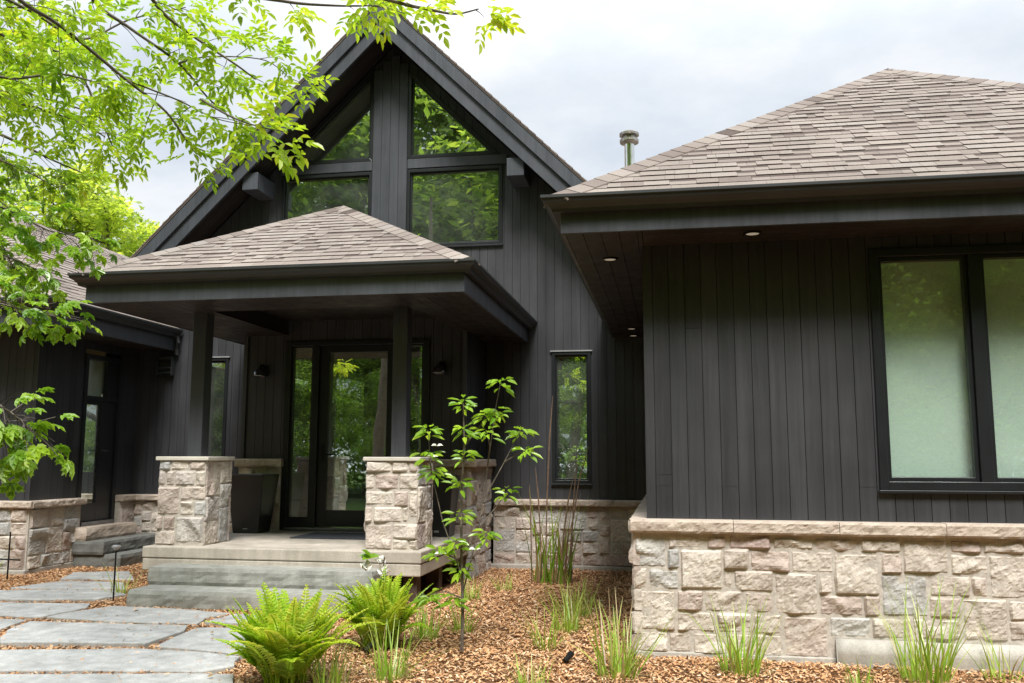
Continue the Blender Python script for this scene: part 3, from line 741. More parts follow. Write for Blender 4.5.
# ---- porch slab, posts and stone pillars
SZ = .5; SX0, SX1, SY0 = -5.40, -2.42, 8.6
mb = MB(); mb.box(SX0, SX1, SY0, 12.0 - .9, SZ - .115, SZ); mb.box(SX0 + .004, SX1 - .006, SY0 + .006, 12.0 - .9, SZ - .24, SZ - .119)
slab = mb.build('porch_slab', 'concrete', house, .012)
for x, y in ((-2.55, 8.75), (-2.55, 9.6), (-2.6, 10.3)): MB().box(x - .07, x + .07, y - .07, y + .07, -.25, SZ - .241).build('support_post', 'post_wood', slab)
MB().box(-5.2, -2.75, 8.9, 9.0, -.2, SZ - .242).build('support_beam', 'post_wood', slab)
ZL = [[(516,432,558,461),(560,432,622,461),(625,432,688,461),(690,432,735,461),(514,464,540,506),(542,464,572,508),(574,464,645,508),(648,464,700,510),(511,512,590,597),(594,511,708,553),(592,556,641,600),(643,556,690,601),(711,466,735,540),(504,601,530,642),(532,602,573,644),(577,604,676,683),(679,604,735,640),(693,556,735,600),(711,543,735,553),(502,646,575,690),(679,643,735,690)]]
ZR = [(245,150,420,216),(424,150,536,216),(540,152,604,217),(240,226,302,318),(306,228,470,320),(474,226,604,322),(240,330,432,414),(436,330,536,424),(540,330,604,490),(234,424,292,518),(296,426,492,520),(496,428,538,516),(236,530,424,683),(428,528,604,620),(428,624,536,683),(540,624,604,683)]
def pillar(x0, x1, y0, y1, rects, seed, tints):
    st = MB(); o = V((0, y0 + .03, 0))
    stones(st, (0, y0 + .03, 0), X, NY, rects, seed, joint=.008, pick=tints, amp=.030)
    H = 1.38 - SZ; W = y1 - y0 - .04
    stones(st, (x1 - .035, 0, 0), (0, 1, 0), (1, 0, 0), [(a + y0 + .02, b + y0 + .02, c + SZ, d + SZ) for a, b, c, d in pack(W, H, seed + 1, .26)], seed + 1, amp=.022)
    stones(st, (x0 + .035, 0, 0), (0, 1, 0), (-1, 0, 0), [(a + y0 + .02, b + y0 + .02, c + SZ, d + SZ) for a, b, c, d in pack(W, H, seed + 2)], seed + 2, amp=.022)
    stones(st, (x0, y1 - .03, 0), X, (0, 1, 0), [(a, b, c + SZ, d + SZ) for a, b, c, d in pack(x1 - x0, H, seed + 3)], seed + 3, amp=.022)
    st.box(x0 + .025, x1 - .025, y0 + .02, y1 - .02, SZ, 1.38, .5, 1)
    p = st.build('stone_pillar', ['stone', 'mortar'], house)
    c = MB(); c.box(x0 - .012, x1 + .012, y0 - .012, y1 + .012, 1.379, 1.42); c.build('pillar_cap', 'pillar_cap', p, .008, seg=3)
    return p
PY0, PY1 = 8.74, 9.31
def conv(z, ox, oy, sc, yy, x0, x1, zb, zt):
    res = []
    for a, b, c, d in z:
        p = onwall(ox + a / sc, oy + (b + d) / 2 / sc, yy); q = onwall(ox + c / sc, oy + (b + d) / 2 / sc, yy)
        t_ = onwall(ox + (a + c) / 2 / sc, oy + b / sc, yy); b_ = onwall(ox + (a + c) / 2 / sc, oy + d / sc, yy)
        res.append([p[0], q[0], b_[1], t_[1]])
    lo = min(r[2] for r in res); hi = max(r[3] for r in res); l = min(r[0] for r in res); h = max(r[1] for r in res)
    return [(x0 + (r[0] - l) / (h - l) * (x1 - x0), x0 + (r[1] - l) / (h - l) * (x1 - x0), zb + (r[2] - lo) / (hi - lo) * (zt - zb), zb + (r[3] - lo) / (hi - lo) * (zt - zb)) for r in res]
PLX0, PLX1, PRX0, PRX1 = -5.37, -4.79, -3.07, -2.49
pillar(PLX0, PLX1, PY0, PY1, conv([(a, b, min(c, 684), d) for a, b, c, d in ZL[0] if a < 676], 0, 330, 3.254, PY0, PLX0 + .01, PLX1 - .01, SZ, 1.378), 81, None)
pillar(PRX0, PRX1, PY0, PY1, conv(ZR, 330, 440, 6.827, PY0, PRX0 + .01, PRX1 - .01, SZ, 1.378), 91, [.55,.5,.3,.5,.22,.45,.55,.25,.5,.3,.62,.5,.35,.45,.5,.42])
for x in (-5.07, -2.78):
    p = MB().box(x - .079, x + .079, 8.95, 9.115, 1.418, Z0 + .015, .45).build('porch_post', 'siding_trim', house, .006)

# ---- left wing
LX, LY = -7.74, 9.86
siding('wing_wall', house, (0, LY, 0), X, NY, rect(-13.2, LX, .85, 3.0), (), .118, seed=27)
siding('wing_wall', house, (LX, 0, 0), (0, 1, 0), (1, 0, 0), rect(LY, YM, .5, 3.0), [rect(10.76, 11.56, .5, 2.86)], .118, seed=28)
mb = MB(); mb.box(-13, -10.5, 14, 14.1, .5, 3.0); mb.box(-9.55, -7.8, 14, 14.1, .5, 3.0); mb.box(-10.5, -9.55, 14, 14.1, .5, 1.15); mb.box(-10.5, -9.55, 14, 14.1, 2.5, 3.0); mb.box(-13, -7.85, 9.95, 14, .40, .49); mb.box(-12.9, -12.8, 9.95, 14, .5, 3); mb.build('inside_wall', 'inside_wall', house)
lr = hip_wing('wing_roof', -13.60, -7.12, 9.215, 3.285, .61, 21.0, 101)
eave_trim(lr, [(-13.5, 9.26), (-7.17, 9.26), (-7.17, YM - .03)], 2.965, 3.255, 3.265)
soffit_boards(lr, [(-13.5, LX - .002, 9.29, LY + .02, 'x'), (LX, -7.20, 9.29, YM - .04, 'y')], 2.97, seed=8)
# side door of the left wing
mb = MB()
mb.box(LX - .12, LX + .02, 10.75, 10.82, .52, 2.80); mb.box(LX - .12, LX + .02, 11.50, 11.57, .52, 2.80); mb.box(LX - .12, LX + .02, 10.82, 11.50, 2.735, 2.80); mb.box(LX - .12, LX + .015, 10.82, 11.50, 2.18, 2.235)
f2 = mb.build('door_frame', 'black_frame', house, .003)
MB().box(LX - .06, LX - .054, 10.82, 11.26, 2.235, 2.735).build('transom_pane', 'glass_shaded', f2); MB().box(LX - .06, LX - .0, 11.26, 11.50, 2.235, 2.735).build('transom_panel', 'black_frame', f2)
MB().box(LX - .09, LX - .08, 10.82, 11.26, 2.235, 2.735).build('blind', 'blind_tan', f2)
s = MB(); s.box(LX - .06, LX - .005, 10.82, 10.855, .56, 2.18); s.box(LX - .06, LX - .005, 11.16, 11.50, .56, 2.18); s.box(LX - .06, LX - .005, 10.855, 11.16, .56, .79); s.box(LX - .06, LX - .005, 10.855, 11.16, 2.12, 2.18)
d2 = s.build('side_door', 'black_frame', house, .003); MB().box(LX - .035, LX - .029, 10.855, 11.16, .79, 2.12).build('pane', 'glass', d2)
h = MB(); h.tube([(LX, 11.28, 1.5), (LX + .05, 11.28, 1.5), (LX + .052, 11.16, 1.5)], .009, 8); h.build('handle', 'lamp_metal', d2)
MB().box(LX - .06, LX + .06, 10.80, 11.52, .505, .555).build('threshold', 'lamp_metal', d2, .004)
mb = MB(); stones(mb, (LX + .07, 0, 0), (0, 1, 0), (1, 0, 0), [(a + LY - .07, b + LY - .07, c + .06, d + .06) for a, b, c, d in pack(.93, .73, 111)], 111); mb.box(LX - .03, LX + .082, LY - .06, 10.74, -.1, .79, .5, 1)
stones(mb, (LX + .07, 0, 0), (0, 1, 0), (1, 0, 0), [(a + 11.585, b + 11.585, c + .3, d + .3) for a, b, c, d in pack(.36, .49, 113)], 113); mb.box(LX - .03, LX + .082, 11.58, 11.96, -.1, .79, .5, 1)
stones(mb, (-13.2, LY - .07, 0), X, NY, [(a, b, c + .06, d + .06) for a, b, c, d in pack(5.52, .73, 115)], 115); mb.box(-13.2, LX + .08, LY - .08, LY + .03, -.1, .789, .5, 1)
s = mb.build('stone_base', ['stone', 'mortar'], house)
for q, (pa, z1) in enumerate(((((LX + .07, LY - .10), (LX + .07, 10.77)), .878), (((LX + .07, 11.57), (LX + .07, 11.93)), .878), (((-13.2, LY - .07), (LX + .14, LY - .07)), .8765))): cap_run(s, pa, .085, z1, .075, 14 + q)
mb = MB(); mb.box(LX - .02, LX + .10, LY - .12, 10.735, -.2, .065); mb.box(-13.2, LX + .09, LY - .125, LY, -.2, .06); mb.build('concrete_footing', 'footing', s, .008)
# vent hood under the left eave
mb = MB(); y = YM - .02; mb.box(-7.41, -7.16, y - .02, y, 2.61, 2.88)
for i in range(3): z = 2.66 + i * .075; mb.prism([V((-7.395, y - .02, z)), V((-7.395, y - .07, z - .03)), V((-7.395, y - .062, z - .035)), V((-7.395, y - .02, z - .012))], (1, 0, 0), 0, .22)
mb.box(-7.41, -7.395, y - .08, y - .02, 2.60, 2.86); mb.box(-7.175, -7.16, y - .08, y - .02, 2.60, 2.86); mb.box(-7.41, -7.16, y - .085, y - .02, 2.84, 2.87)
mb.build('vent_hood', 'gutter', house)
mb = MB(); mb.tube([(-7.10, YM - .10, 3.17), (-7.08, YM - .09, 3.08), (-7.12, YM - .06, 3.0), (-7.12, YM - .045, 2.9)], .028, 8); mb.build('downspout_elbow', 'gutter', lr)

# ---- lamps
def wall_lamp(x, label):
    y = BY; t = thing('wall_lamp', label, 'wall lamp', (x, y, 2.5), 'wall lamps beside the entry')
    MB().box(x - .045, x + .045, y - .018, y, 2.46, 2.60).build('backplate', 'black_metal', t, .004)
    MB().tube([(x, y - .01, 2.55), (x, y - .07, 2.59), (x, y - .13, 2.585), (x, y - .15, 2.555)], .011, 8).build('arm', 'black_metal', t)
    MB().lathe((x, y - .15, 0), [(.02, 2.56), (.035, 2.545), (.075, 2.50), (.092, 2.455), (.094, 2.435), (.086, 2.437), (.07, 2.495), (.02, 2.54)], 20).build('lamp_shade', 'lamp_metal', t, smooth=True)
wall_lamp(-5.17, 'small dome wall lamp on the dark wall above the left black planter')
wall_lamp(-2.80, 'small dome wall lamp between the right porch post and the sapling top')
def soffit_light(x, y, z, label):
    t = thing('recessed_light', label, 'recessed light', (x, y, z), 'recessed lights in the right wing soffit')
    MB().lathe((x, y, z), [(.066, .004), (.066, -.006), (.05, -.008), (.047, .003)], 24).build('trim_ring', 'black_metal', t)
    MB().lathe((x, y, z), [(.047, -.003), (.0, -.004)], 20).build('diffuser', 'lamp_glow', t)
soffit_light(.614, 6.50, SOF, 'round recessed light under the front eave above the plank wall')
soffit_light(-.458, 7.18, SOF, 'nearest recessed light under the side eave at the wall corner')
soffit_light(-.456, 11.2, SOF, 'recessed light deep along the side eave, just before the last one')
soffit_light(-.46, 11.85, SOF, 'last recessed light of the side eave, closest to the gable wall')

# ------------------------------------------------------------------ ground, path, steps
def gh(x, y):
    h = .012 * noise.noise(V((x * 1.2, y * 1.2, 3))) + .006 * noise.noise(V((x * 4, y * 4, 1)))
    if y > 9.3 and x > -5: h -= .05 * min(1, (y - 9.3) / 2)
    if x > -1.6 and y < 6.6: h += .02
    return h
mb = MB(); nx, ny = 110, 90; vs = []
gx = [-80, -40, -20, -14] + [-12 + i * .18 for i in range(100)] + [7, 9, 14, 25, 50, 80]; gy = [-60, -30, -12, -4] + [0 + i * .18 for i in range(70)] + [13.5, 18, 25, 40, 80]
for y in gy:
    for x in gx: vs.append((x, y, gh(x, y) if -12 < x < 7 and 0 < y < 13 else 0))
k = len(gx)
mb.add(vs, [(j * k + i, j * k + i + 1, (j + 1) * k + i + 1, (j + 1) * k + i) for j in range(len(gy) - 1) for i in range(k - 1)])
structure(mb.build('ground', 'ground', smooth=True))
# lawn beyond the planting bed (behind the camera and behind the house)
mb = MB(); mb.box(-80, 80, -60, 1.5, -.05, .016); mb.box(-80, 80, 20.5, 80, -.05, .03); structure(mb.build('lawn', 'lawn'))
PATH = bpy.data.objects.new('path', None); COL.objects.link(PATH); structure(PATH)
def onz(px, py, z):
    yaw, pit, rol = .1753146, .129116, .0021079
    cy, sy, cp, sp = math.cos(yaw), math.sin(yaw), math.cos(pit), math.sin(pit)
    fw = V((-sy * cp, cy * cp, sp)); ri = V((cy, sy, 0)); up = ri.cross(fw)
    r2 = ri * math.cos(rol) + up * math.sin(rol); u2 = up * math.cos(rol) - ri * math.sin(rol)
    d = r2 * ((px - 512) / F) + u2 * ((341.5 - py) / F) + fw
    t = (z - CAMZ) / d.z; return (d.x * t, d.y * t)
FL = [[(-120,518),(0,526),(680,524),(800,526),(770,640),(640,720),(-140,720)],
      [(-160,436),(0,440),(490,436),(700,448),(818,462),(800,494),(690,514),(300,510),(-160,512)],
      [(0,402),(24,378),(100,347),(640,362),(628,380),(494,424),(250,420),(0,420)],
      [(528,430),(570,410),(668,367),(840,366),(850,462),(705,445)],
      [(158,328),(240,312),(390,291),(600,300),(786,316),(705,330),(672,352),(400,345)],
      [(-150,276),(310,282),(296,296),(140,328),(-150,320)],
      [(-150,331),(92,338),(0,370),(-150,384)], [(-150,392),(-6,376),(-20,420),(-150,426)],
      [(-150,232),(20,240),(250,238),(400,240),(432,254),(330,270),(120,272),(-150,268)],
      [(34,230),(120,218),(212,207),(420,210),(430,234),(200,234)],
      [(205,200),(250,178),(440,174),(458,202)],
      [(697,350),(800,322),(900,330),(900,358)]]
FLW = []
for i, pl in enumerate(FL):
    rs = random.Random(i); w = [onz(x / 3.413, 520 + y / 3.413, .03) for x, y in pl]
    cxm = sum(p[0] for p in w) / len(w); cym = sum(p[1] for p in w) / len(w); res = []
    for q in range(len(w)):
        a, b = w[q], w[(q + 1) % len(w)]; L = math.hypot(b[0] - a[0], b[1] - a[1]); n_ = max(1, int(L / .12))
        for t in range(n_):
            f = t / n_; x, y = a[0] + (b[0] - a[0]) * f, a[1] + (b[1] - a[1]) * f
            if t: x += rs.uniform(-.012, .012); y += rs.uniform(-.012, .012)
            res.append((x, y))
    ar = sum(res[q][0] * res[(q + 1) % len(res)][1] - res[(q + 1) % len(res)][0] * res[q][1] for q in range(len(res)))
    if ar < 0: res.reverse()
    FLW.append(res); hz = .03 + rs.uniform(-.006, .008)
    mb = MB(); mb.prism([V((x, y, 0)) for x, y in res], (0, 0, 1), -.05, hz, rs.random()); mb.build('flagstone', 'flagstone', PATH, .008)
def inside(p, poly):
    c = False; n = len(poly)
    for i in range(n):
        a, b = poly[i], poly[i - 1]
        if (a[1] > p[1]) != (b[1] > p[1]) and p[0] < (b[0] - a[0]) * (p[1] - a[1]) / (b[1] - a[1]) + a[0]: c = not c
    return c
def slab_step(x0, x1, y0, y1, z0, z1, label, seed, mat='step_stone', grp='stone steps'):
    """sawn block with pitched (broken) edges"""
    nx = max(4, int((x1 - x0) / .06)); ny = max(4, int((y1 - y0) / .06)); mb = MB(); nz = 5; vs = []; fs = []
    def ring(z, t):
        r = []
        for i in range(nx): r.append((x0 + (x1 - x0) * i / nx, y0))
        for j in range(ny): r.append((x1, y0 + (y1 - y0) * j / ny))
        for i in range(nx): r.append((x1 - (x1 - x0) * i / nx, y1))
        for j in range(ny): r.append((x0, y1 - (y1 - y0) * j / ny))
        out_ = []; mx, my = (x0 + x1) / 2, (y0 + y1) / 2
        for x, y in r:
            q = V((x * 5, y * 5, z * 14 + seed)); d = .010 * noise.noise(q) + .006 * noise.noise(q * 4)
            ins = .010 if t in (0, nz) else 0
            ox = (1 if x >= x1 - 1e-6 else -1 if x <= x0 + 1e-6 else 0); oy = (1 if y >= y1 - 1e-6 else -1 if y <= y0 + 1e-6 else 0)
            out_.append((x + ox * (d - ins), y + oy * (d - ins), z + (.004 * noise.noise(q * .7) if t == nz else 0)))
        return out_
    k = 2 * (nx + ny)
    for t in range(nz + 1): vs += ring(z0 + (z1 - z0) * t / nz, t)
    for t in range(nz):
        for i in range(k): fs.append((t * k + i, t * k + (i + 1) % k, (t + 1) * k + (i + 1) % k, (t + 1) * k + i))
    fs.append(tuple(nz * k + i for i in range(k)))
    mb.add(vs, fs); return tag(mb.build('stone_step', mat), label, 'step', grp)
slab_step(-5.12, -2.80, 8.28, 8.80, .165, .335, 'upper grey-green stone step below the porch slab, touching it', 3)
slab_step(-5.10, -2.76, 7.92, 8.50, -.02, .165, 'lowest grey-green front step, meeting the flagstone path', 5)
slab_step(-7.66, -7.20, 10.60, 11.93, .165, .33, 'upper shade-darkened stone step in front of the side door', 7, 'step_shaded')
slab_step(-7.64, -6.97, 10.63, 11.93, -.05, .165, 'lower shade-darkened stone step of the side door, at path level', 9, 'step_shaded')
slab_step(-7.72, -7.47, 10.62, 11.72, .33, .50, 'rough tan stone sill step directly under the side door', 11, 'cap_stone')

# mulch chips
def mulch(n):
    on = []; x = RNG.uniform(-9.0, 4.2, n * 2); y = RNG.uniform(4.6, 12.0, n * 2); keep = []
    BB = [(min(p[0] for p in f), max(p[0] for p in f), min(p[1] for p in f), max(p[1] for p in f)) for f in FLW]
    for a, b in zip(x, y):
        if a < -b * 1.0 - .8 or a > b * .5 + .5: keep.append(False); on.append(False); continue
        ok = True; hit = False
        if SX0 < a < SX1 and b > SY0 + .1 or (-5.1 < a < -2.7 and 7.95 < b < 8.7): ok = False
        elif a > -.22 and b > 6.72: ok = False
        elif b > 11.9 or (b > 9.85 and a < -7.7): ok = False
        elif a < -2.2:
            for f, q in zip(FLW, BB):
                if q[0] < a < q[1] and q[2] < b < q[3] and inside((a, b), f): hit = True; ok = RNG.random() < .012; break
        keep.append(ok); on.append(hit)
    keep = np.array(keep); on = np.array(on)[keep][:n]; x, y = x[keep][:n], y[keep][:n]; n = len(x)
    z = np.array([.038 if h else gh(a, b) for a, b, h in zip(x, y, on)]) + RNG.uniform(.002, .022, n)
    L = RNG.uniform(.005, .020, n); W = RNG.uniform(.0026, .007, n); an = RNG.uniform(0, 2 * np.pi, n)
    u = np.stack([np.cos(an), np.sin(an), RNG.normal(0, .28, n)], 1); v = np.stack([-np.sin(an), np.cos(an), RNG.normal(0, .35, n)], 1)
    c = np.stack([x, y, z], 1); Q = np.stack([c - u * L[:, None] / 1 - v * W[:, None], c + u * L[:, None] * .9 - v * W[:, None] * .7, c + u * L[:, None] + v * W[:, None], c - u * L[:, None] * .85 + v * W[:, None] * .8], 1)
    t = np.clip(RNG.normal(.5, .24, n), 0, 1)
    structure(quads('mulch', Q, t, 'mulch'), 'stuff')
mulch(150000)

# ------------------------------------------------------------------ small things
def planter(x, y, w0, w1, z0, z1, label):
    t = thing('planter', label, 'planter', (x, y, z0), 'tapered black planters by the entry')
    def ringq(w, z): return [(x - w, y - w, z), (x + w, y - w, z), (x + w, y + w, z), (x - w, y + w, z)]
    mb = MB(); L = [ringq(w0, z0), ringq(w1, z1), ringq(w1 - .022, z1), ringq(w1 - .03, z1 - .09)]; vs = [p for r in L for p in r]; fs = [(3, 2, 1, 0)]
    for r in range(3):
        for i in range(4): j = (i + 1) % 4; fs.append((r * 4 + i, r * 4 + j, r * 4 + 4 + j, r * 4 + 4 + i))
    mb.add(vs, fs); mb.build('body', 'planter', t, .012, seg=3)
    MB().add if False else None
    s = MB(); s.add(ringq(w1 - .03, z1 - .07), [(0, 1, 2, 3)]); s.build('soil', 'soil', t)
    b = MB(); b.box(x - .03, x + .03, y - w0 - .006, y - w0 + .01, z0 + .05, z0 + .075); b.build('badge', 'flashing', t, .003)
planter(-5.09, 10.42, .165, .235, SZ, 1.205, 'tall black tapered planter left of the front door, behind the left stone pillar')
planter(-2.70, 10.38, .145, .20, SZ, 1.205, 'tall black tapered planter half hidden behind the right stone pillar')
tag(MB().box(-4.28, -3.28, 9.72, 10.45, SZ, SZ + .014).build('doormat', 'mat_fibre', None, .004), 'flat dark grey doormat on the porch slab before the front door', 'doormat')
t = thing('path_light', 'thin black path light with pale disc top beside the front steps', 'path light', (-5.43, 8.20, 0))
MB().tube([(-5.43, 8.2, -.05), (-5.43, 8.2, .52)], .008, 8).build('stake', 'black_metal', t)
MB().lathe((-5.43, 8.2, 0), [(.012, .50), (.042, .528), (.044, .54), (.03, .548), (0, .55)], 20).build('lamp_cap', 'flashing', t)
t = thing('garden_stake', 'black metal stake with crossbar in front of the left stone base', 'garden stake', (-7.55, 9.35, 0))
MB().tube([(-7.55, 9.35, -.05), (-7.55, 9.35, .55)], .009, 8).build('stake', 'black_metal', t)
MB().tube([(-7.70, 9.35, .24), (-7.40, 9.35, .235)], .009, 8).build('crossbar', 'black_metal', t)
def spot(x, y, label):
    t = thing('garden_spotlight', label, 'spotlight', (x, y, 0), 'small black spotlights in the mulch')
    MB().tube([(x, y, -.05), (x, y, .05)], .008, 6).build('stake', 'black_metal', t)
    MB().tube([(x - .02, y - .03, .05), (x + .0, y + .0, .065), (x + .02, y + .045, .085), (x + .022, y + .05, .087)], [.017, .019, .022, .018], 12).build('lamp_head', 'black_metal', t)
spot(-.72, 6.27, 'small black spotlight in the mulch below the reedy clump')
spot(-2.16, 6.33, 'small black spotlight in the mulch between the ferns')

# ------------------------------------------------------------------ plants
def leaflet(c, d, n, L, W, tint, out):
    """folded pointed leaf as two quads; c base, d direction, n facing"""
    s = d.cross(n)
    if s.length < 1e-4: s = d.cross(V((.3, .5, .8)))
    s.normalize(); nn = s.cross(d).normalized(); up = nn * (W * .25)
    tip = c + d * L - nn * (L * .10); a, b = c + d * (L * .33) + up, c + d * (L * .68) + up * .8
    out.append(((c, a + s * (W * .5), b + s * (W * .40), tip), tint)); out.append(((c, tip, b - s * (W * .40), a - s * (W * .5)), tint))
def emit(name, L, mat, parent):
    P = np.array([[tuple(p) for p in q] for q, _ in L], np.float32); return quads(name, P, [t for _, t in L], mat, parent)
def rv(rs): return V((rs.gauss(0, 1), rs.gauss(0, 1), rs.gauss(0, 1))).normalized()

def fern(x, y, label, seed, size=.62, n=62):
    rs = random.Random(seed); t = thing('fern', label, 'fern', (x, y, gh(x, y)), 'bright ferns by the front steps'); L = []; st = MB()
    for i in range(n):
        az = rs.uniform(0, 2 * math.pi); lean = rs.uniform(.0, 1.0) * .95; LL = size * rs.uniform(.55, 1.15) * (1.0 if lean < .9 else .92)
        h = V((math.cos(az), math.sin(az), 0)); p = V((x, y, gh(x, y) + .02)) + h * rs.uniform(.0, .13); N = 26; pts = [p.copy()]; an = math.pi / 2 - lean * .50 + rs.gauss(0, .08)
        side = h.cross(V((0, 0, 1))); bend = rs.uniform(.35, 1.5) * (.35 + lean * .9); tw = rs.uniform(-.6, .6); base_t = rs.uniform(.15, .75)
        for k in range(N):
            f = k / N; an2 = an - bend * f ** 1.6; d = (h * math.cos(an2) + V((0, 0, 1)) * math.sin(an2) + side * tw * f).normalized(); p = p + d * (LL / N); pts.append(p.copy())
            if k >= 3:
                w = math.sin(min(1, (f - .08) / .30) * math.pi / 2) * (1 - max(0, f - .3) / .72) ** .9; pl = .135 * size / .62 * max(.08, w)
                sd = side; up = sd.cross(d).normalized()
                for sg in (-1, 1):
                    dd = (sd * sg * 1.0 + d * .35 + up * rs.uniform(.05, .25)).normalized(); tt = min(1, max(0, base_t + f * .35 + rs.gauss(0, .08)))
                    q = p + d * rs.uniform(-.003, .003)
                    # a pinna cut in three lobes pairs: body + toothed edge
                    leaflet(q, dd, up, pl, .021 * size / .62, tt, L)
                    if pl > .05: leaflet(q + dd * pl * .30, (dd + d * .9).normalized(), up, pl * .26, .014, tt, L); leaflet(q + dd * pl * .55, (dd + d * .9).normalized(), up, pl * .22, .012, tt, L); leaflet(q + dd * pl * .42, (dd - d * .9).normalized(), up, pl * .22, .012, tt, L)
        st.tube(pts[::3] + [pts[-1]], [.0035] * len(pts[::3]) + [.0008], 4, rs.uniform(.2, .6))
    emit('frond', L, 'fern', t); st.build('stalk', 'fern', t)
fern(-2.40, 5.46, 'large bright green fern at the path edge, nearest the camera', 5, .55, 135)
fern(-2.16, 6.62, 'bright green fern behind and right of the largest fern', 6, .50, 115)

def grass(x, y, label, seed, n=60, h=.4, spread=.10, cols=(0, .55), w=.007, lean=.35, dry=.12, curl=.5):
    rs = random.Random(seed); t = thing('grass_clump', label, 'grass', (x, y, gh(x, y)), 'grass clumps in the mulch bed'); L = []
    n = int(n * 1.25)
    for i in range(n // 2):   # dead litter at the foot
        a = rs.uniform(0, 6.283); r = spread * 1.5 * rs.random(); p = V((x + r * math.cos(a), y + r * math.sin(a), gh(x, y) + .004)); az = a + rs.gauss(0, .6); d = V((math.cos(az), math.sin(az), rs.uniform(0, .9))).normalized() * rs.uniform(.05, .13); s = V((-math.sin(az), math.cos(az), 0)) * .003; m_ = p + d * .6; e = p + d; e.z = max(gh(x, y) + .003, e.z * .6)
        L.append(((p - s, p + s, m_ + s * .8, m_ - s * .8), rs.uniform(.74, 1))); L.append(((m_ - s * .8, m_ + s * .8, e + s * .2, e - s * .2), rs.uniform(.74, 1)))
    for i in range(n):
        a = rs.uniform(0, 2 * math.pi); r = spread * math.sqrt(rs.random()); p = V((x + r * math.cos(a), y + r * math.sin(a), gh(x, y) - .01)); hh = h * rs.uniform(.22, 1.15)
        az = a + rs.gauss(0, .7); le = abs(rs.gauss(0, lean)) + .05; d = V((math.cos(az) * le, math.sin(az) * le, 1)).normalized(); s = V((-math.sin(az + rs.uniform(-.8, .8)), math.cos(az), 0)).normalized()
        isdry = rs.random() < dry; tt = rs.uniform(.78, 1) if isdry else rs.uniform(*cols); ww = w * rs.uniform(.6, 1.3); K = 6; prev = None; cur = rs.uniform(.1, curl) * (1.6 if isdry else 1)
        for k in range(K + 1):
            f = k / K; wd = ww * (1 - f ** 2.2) + .0006; e = (p - s * wd, p + s * wd)
            if prev: L.append(((prev[0], prev[1], e[1], e[0]), min(1, tt + (.12 * f if not isdry else 0))))
            prev = e; d = (d + V((math.cos(az), math.sin(az), -.55)) * cur * f * .35).normalized(); p = p + d * (hh / K)
    emit('blade', L, 'grass_blade', t); return t
GR = [(-2.12, 5.50, 'reddish green grass tuft in front of the largest fern', 60, .34), (-1.80, 5.72, 'upright grass tuft with red-brown tips right of the front fern', 70, .40), (-1.93, 7.0, 'loose green grass tuft right of the second fern', 60, .34), (-1.72, 7.35, 'pale green grass tuft just left of the sapling trunk', 50, .33),
      (-2.0, 8.95, 'short green grass tuft near the raised slab corner', 45, .26), (-1.80, 9.7, 'short sparse grass tuft at the foot of the entry stone', 35, .22), (-.95, 6.85, 'grass tuft left of the wide fan of grass, mid bed', 40, .34), (-.86, 7.55, 'broad arching grass clump below the tall reedy clump', 70, .42), (-.84, 8.25, 'green arching grass clump close to the reedy clump', 55, .40),
      (-.36, 5.98, 'tall pale grass clump left of the right wing stone corner', 80, .52), (-.86, 5.55, 'low grass tuft at the bottom edge, mid bed', 40, .26), (.42, 6.18, 'bright upright grass clump before the stone base, left one', 75, .48), (1.55, 6.20, 'tall bright grass clump before the concrete footing', 85, .62), (1.12, 6.0, 'low sparse grass between the two clumps at the stone base', 26, .2),
      (-5.62, 8.60, 'green grass tuft at the left end of the front steps', 40, .34), (-7.9, 9.45, 'green grass tuft against the left stone base', 40, .30), (2.05, 6.35, 'trailing grass at the right edge by the footing', 30, .35)]
for i, (x, y, lb, n, h) in enumerate(GR):
    grass(x, y, lb, 200 + i, n, h, .06 + .05 * h / .4, (.12, .55), .0036 + .0012 * (h > .45), .40, .18 if i in (0, 1, 9) else .10, .55)
# tall reedy clump against the gable wall
t = thing('reed_clump', 'tall dry reedy grass clump with green blades against the gable wall', 'reed grass', (-1.38, 10.5, -.04)); rs = random.Random(77); L = []; D = []
for i in range(60):
    a = rs.uniform(0, 6.283); r = .19 * math.sqrt(rs.random()); p = V((-1.38 + r * 1.3 * math.cos(a), 10.5 + r * math.sin(a), -.06)); dry = i % 3 == 0; hh = rs.uniform(.5, 1.15)
    az = rs.uniform(0, 6.283); le = abs(rs.gauss(0, .26)); d = V((math.cos(az) * le, math.sin(az) * le, 1)).normalized(); s = V((rs.uniform(-.3, 1), rs.uniform(-.6, .6), 0)).normalized(); prev = None
    for k in range(8):
        f = k / 7; wd = .010 * (1 - f ** 2) + .0008; e = (p - s * wd, p + s * wd)
        if prev: (D if dry else L).append(((prev[0], prev[1], e[1], e[0]), rs.uniform(0, .8) if dry else .05 + .3 * f + rs.uniform(0, .1)))
        prev = e; d = (d + V((math.cos(az), math.sin(az), -.3)) * .06 * f).normalized(); p = p + d * (hh / 7)
emit('blade', L, 'grass_blade', t); emit('dry_blade', D, 'dry_blade', t); st = MB()
for x0, dx, h in ((-1.46, .10, 2.14), (-1.20, .26, 1.55), (-1.16, .08, 1.35), (-1.50, -.07, 1.3), (-1.28, .16, 1.2), (-1.62, -.02, 1.1)):
    st.tube([(x0, 10.5, -.06), (x0 + dx * .2, 10.48, h * .4), (x0 + dx * .55, 10.47, h * .75), (x0 + dx, 10.45, h)], [.008, .008, .009, .003], 5)
st.build('dry_stalk', 'stem_brown', t)

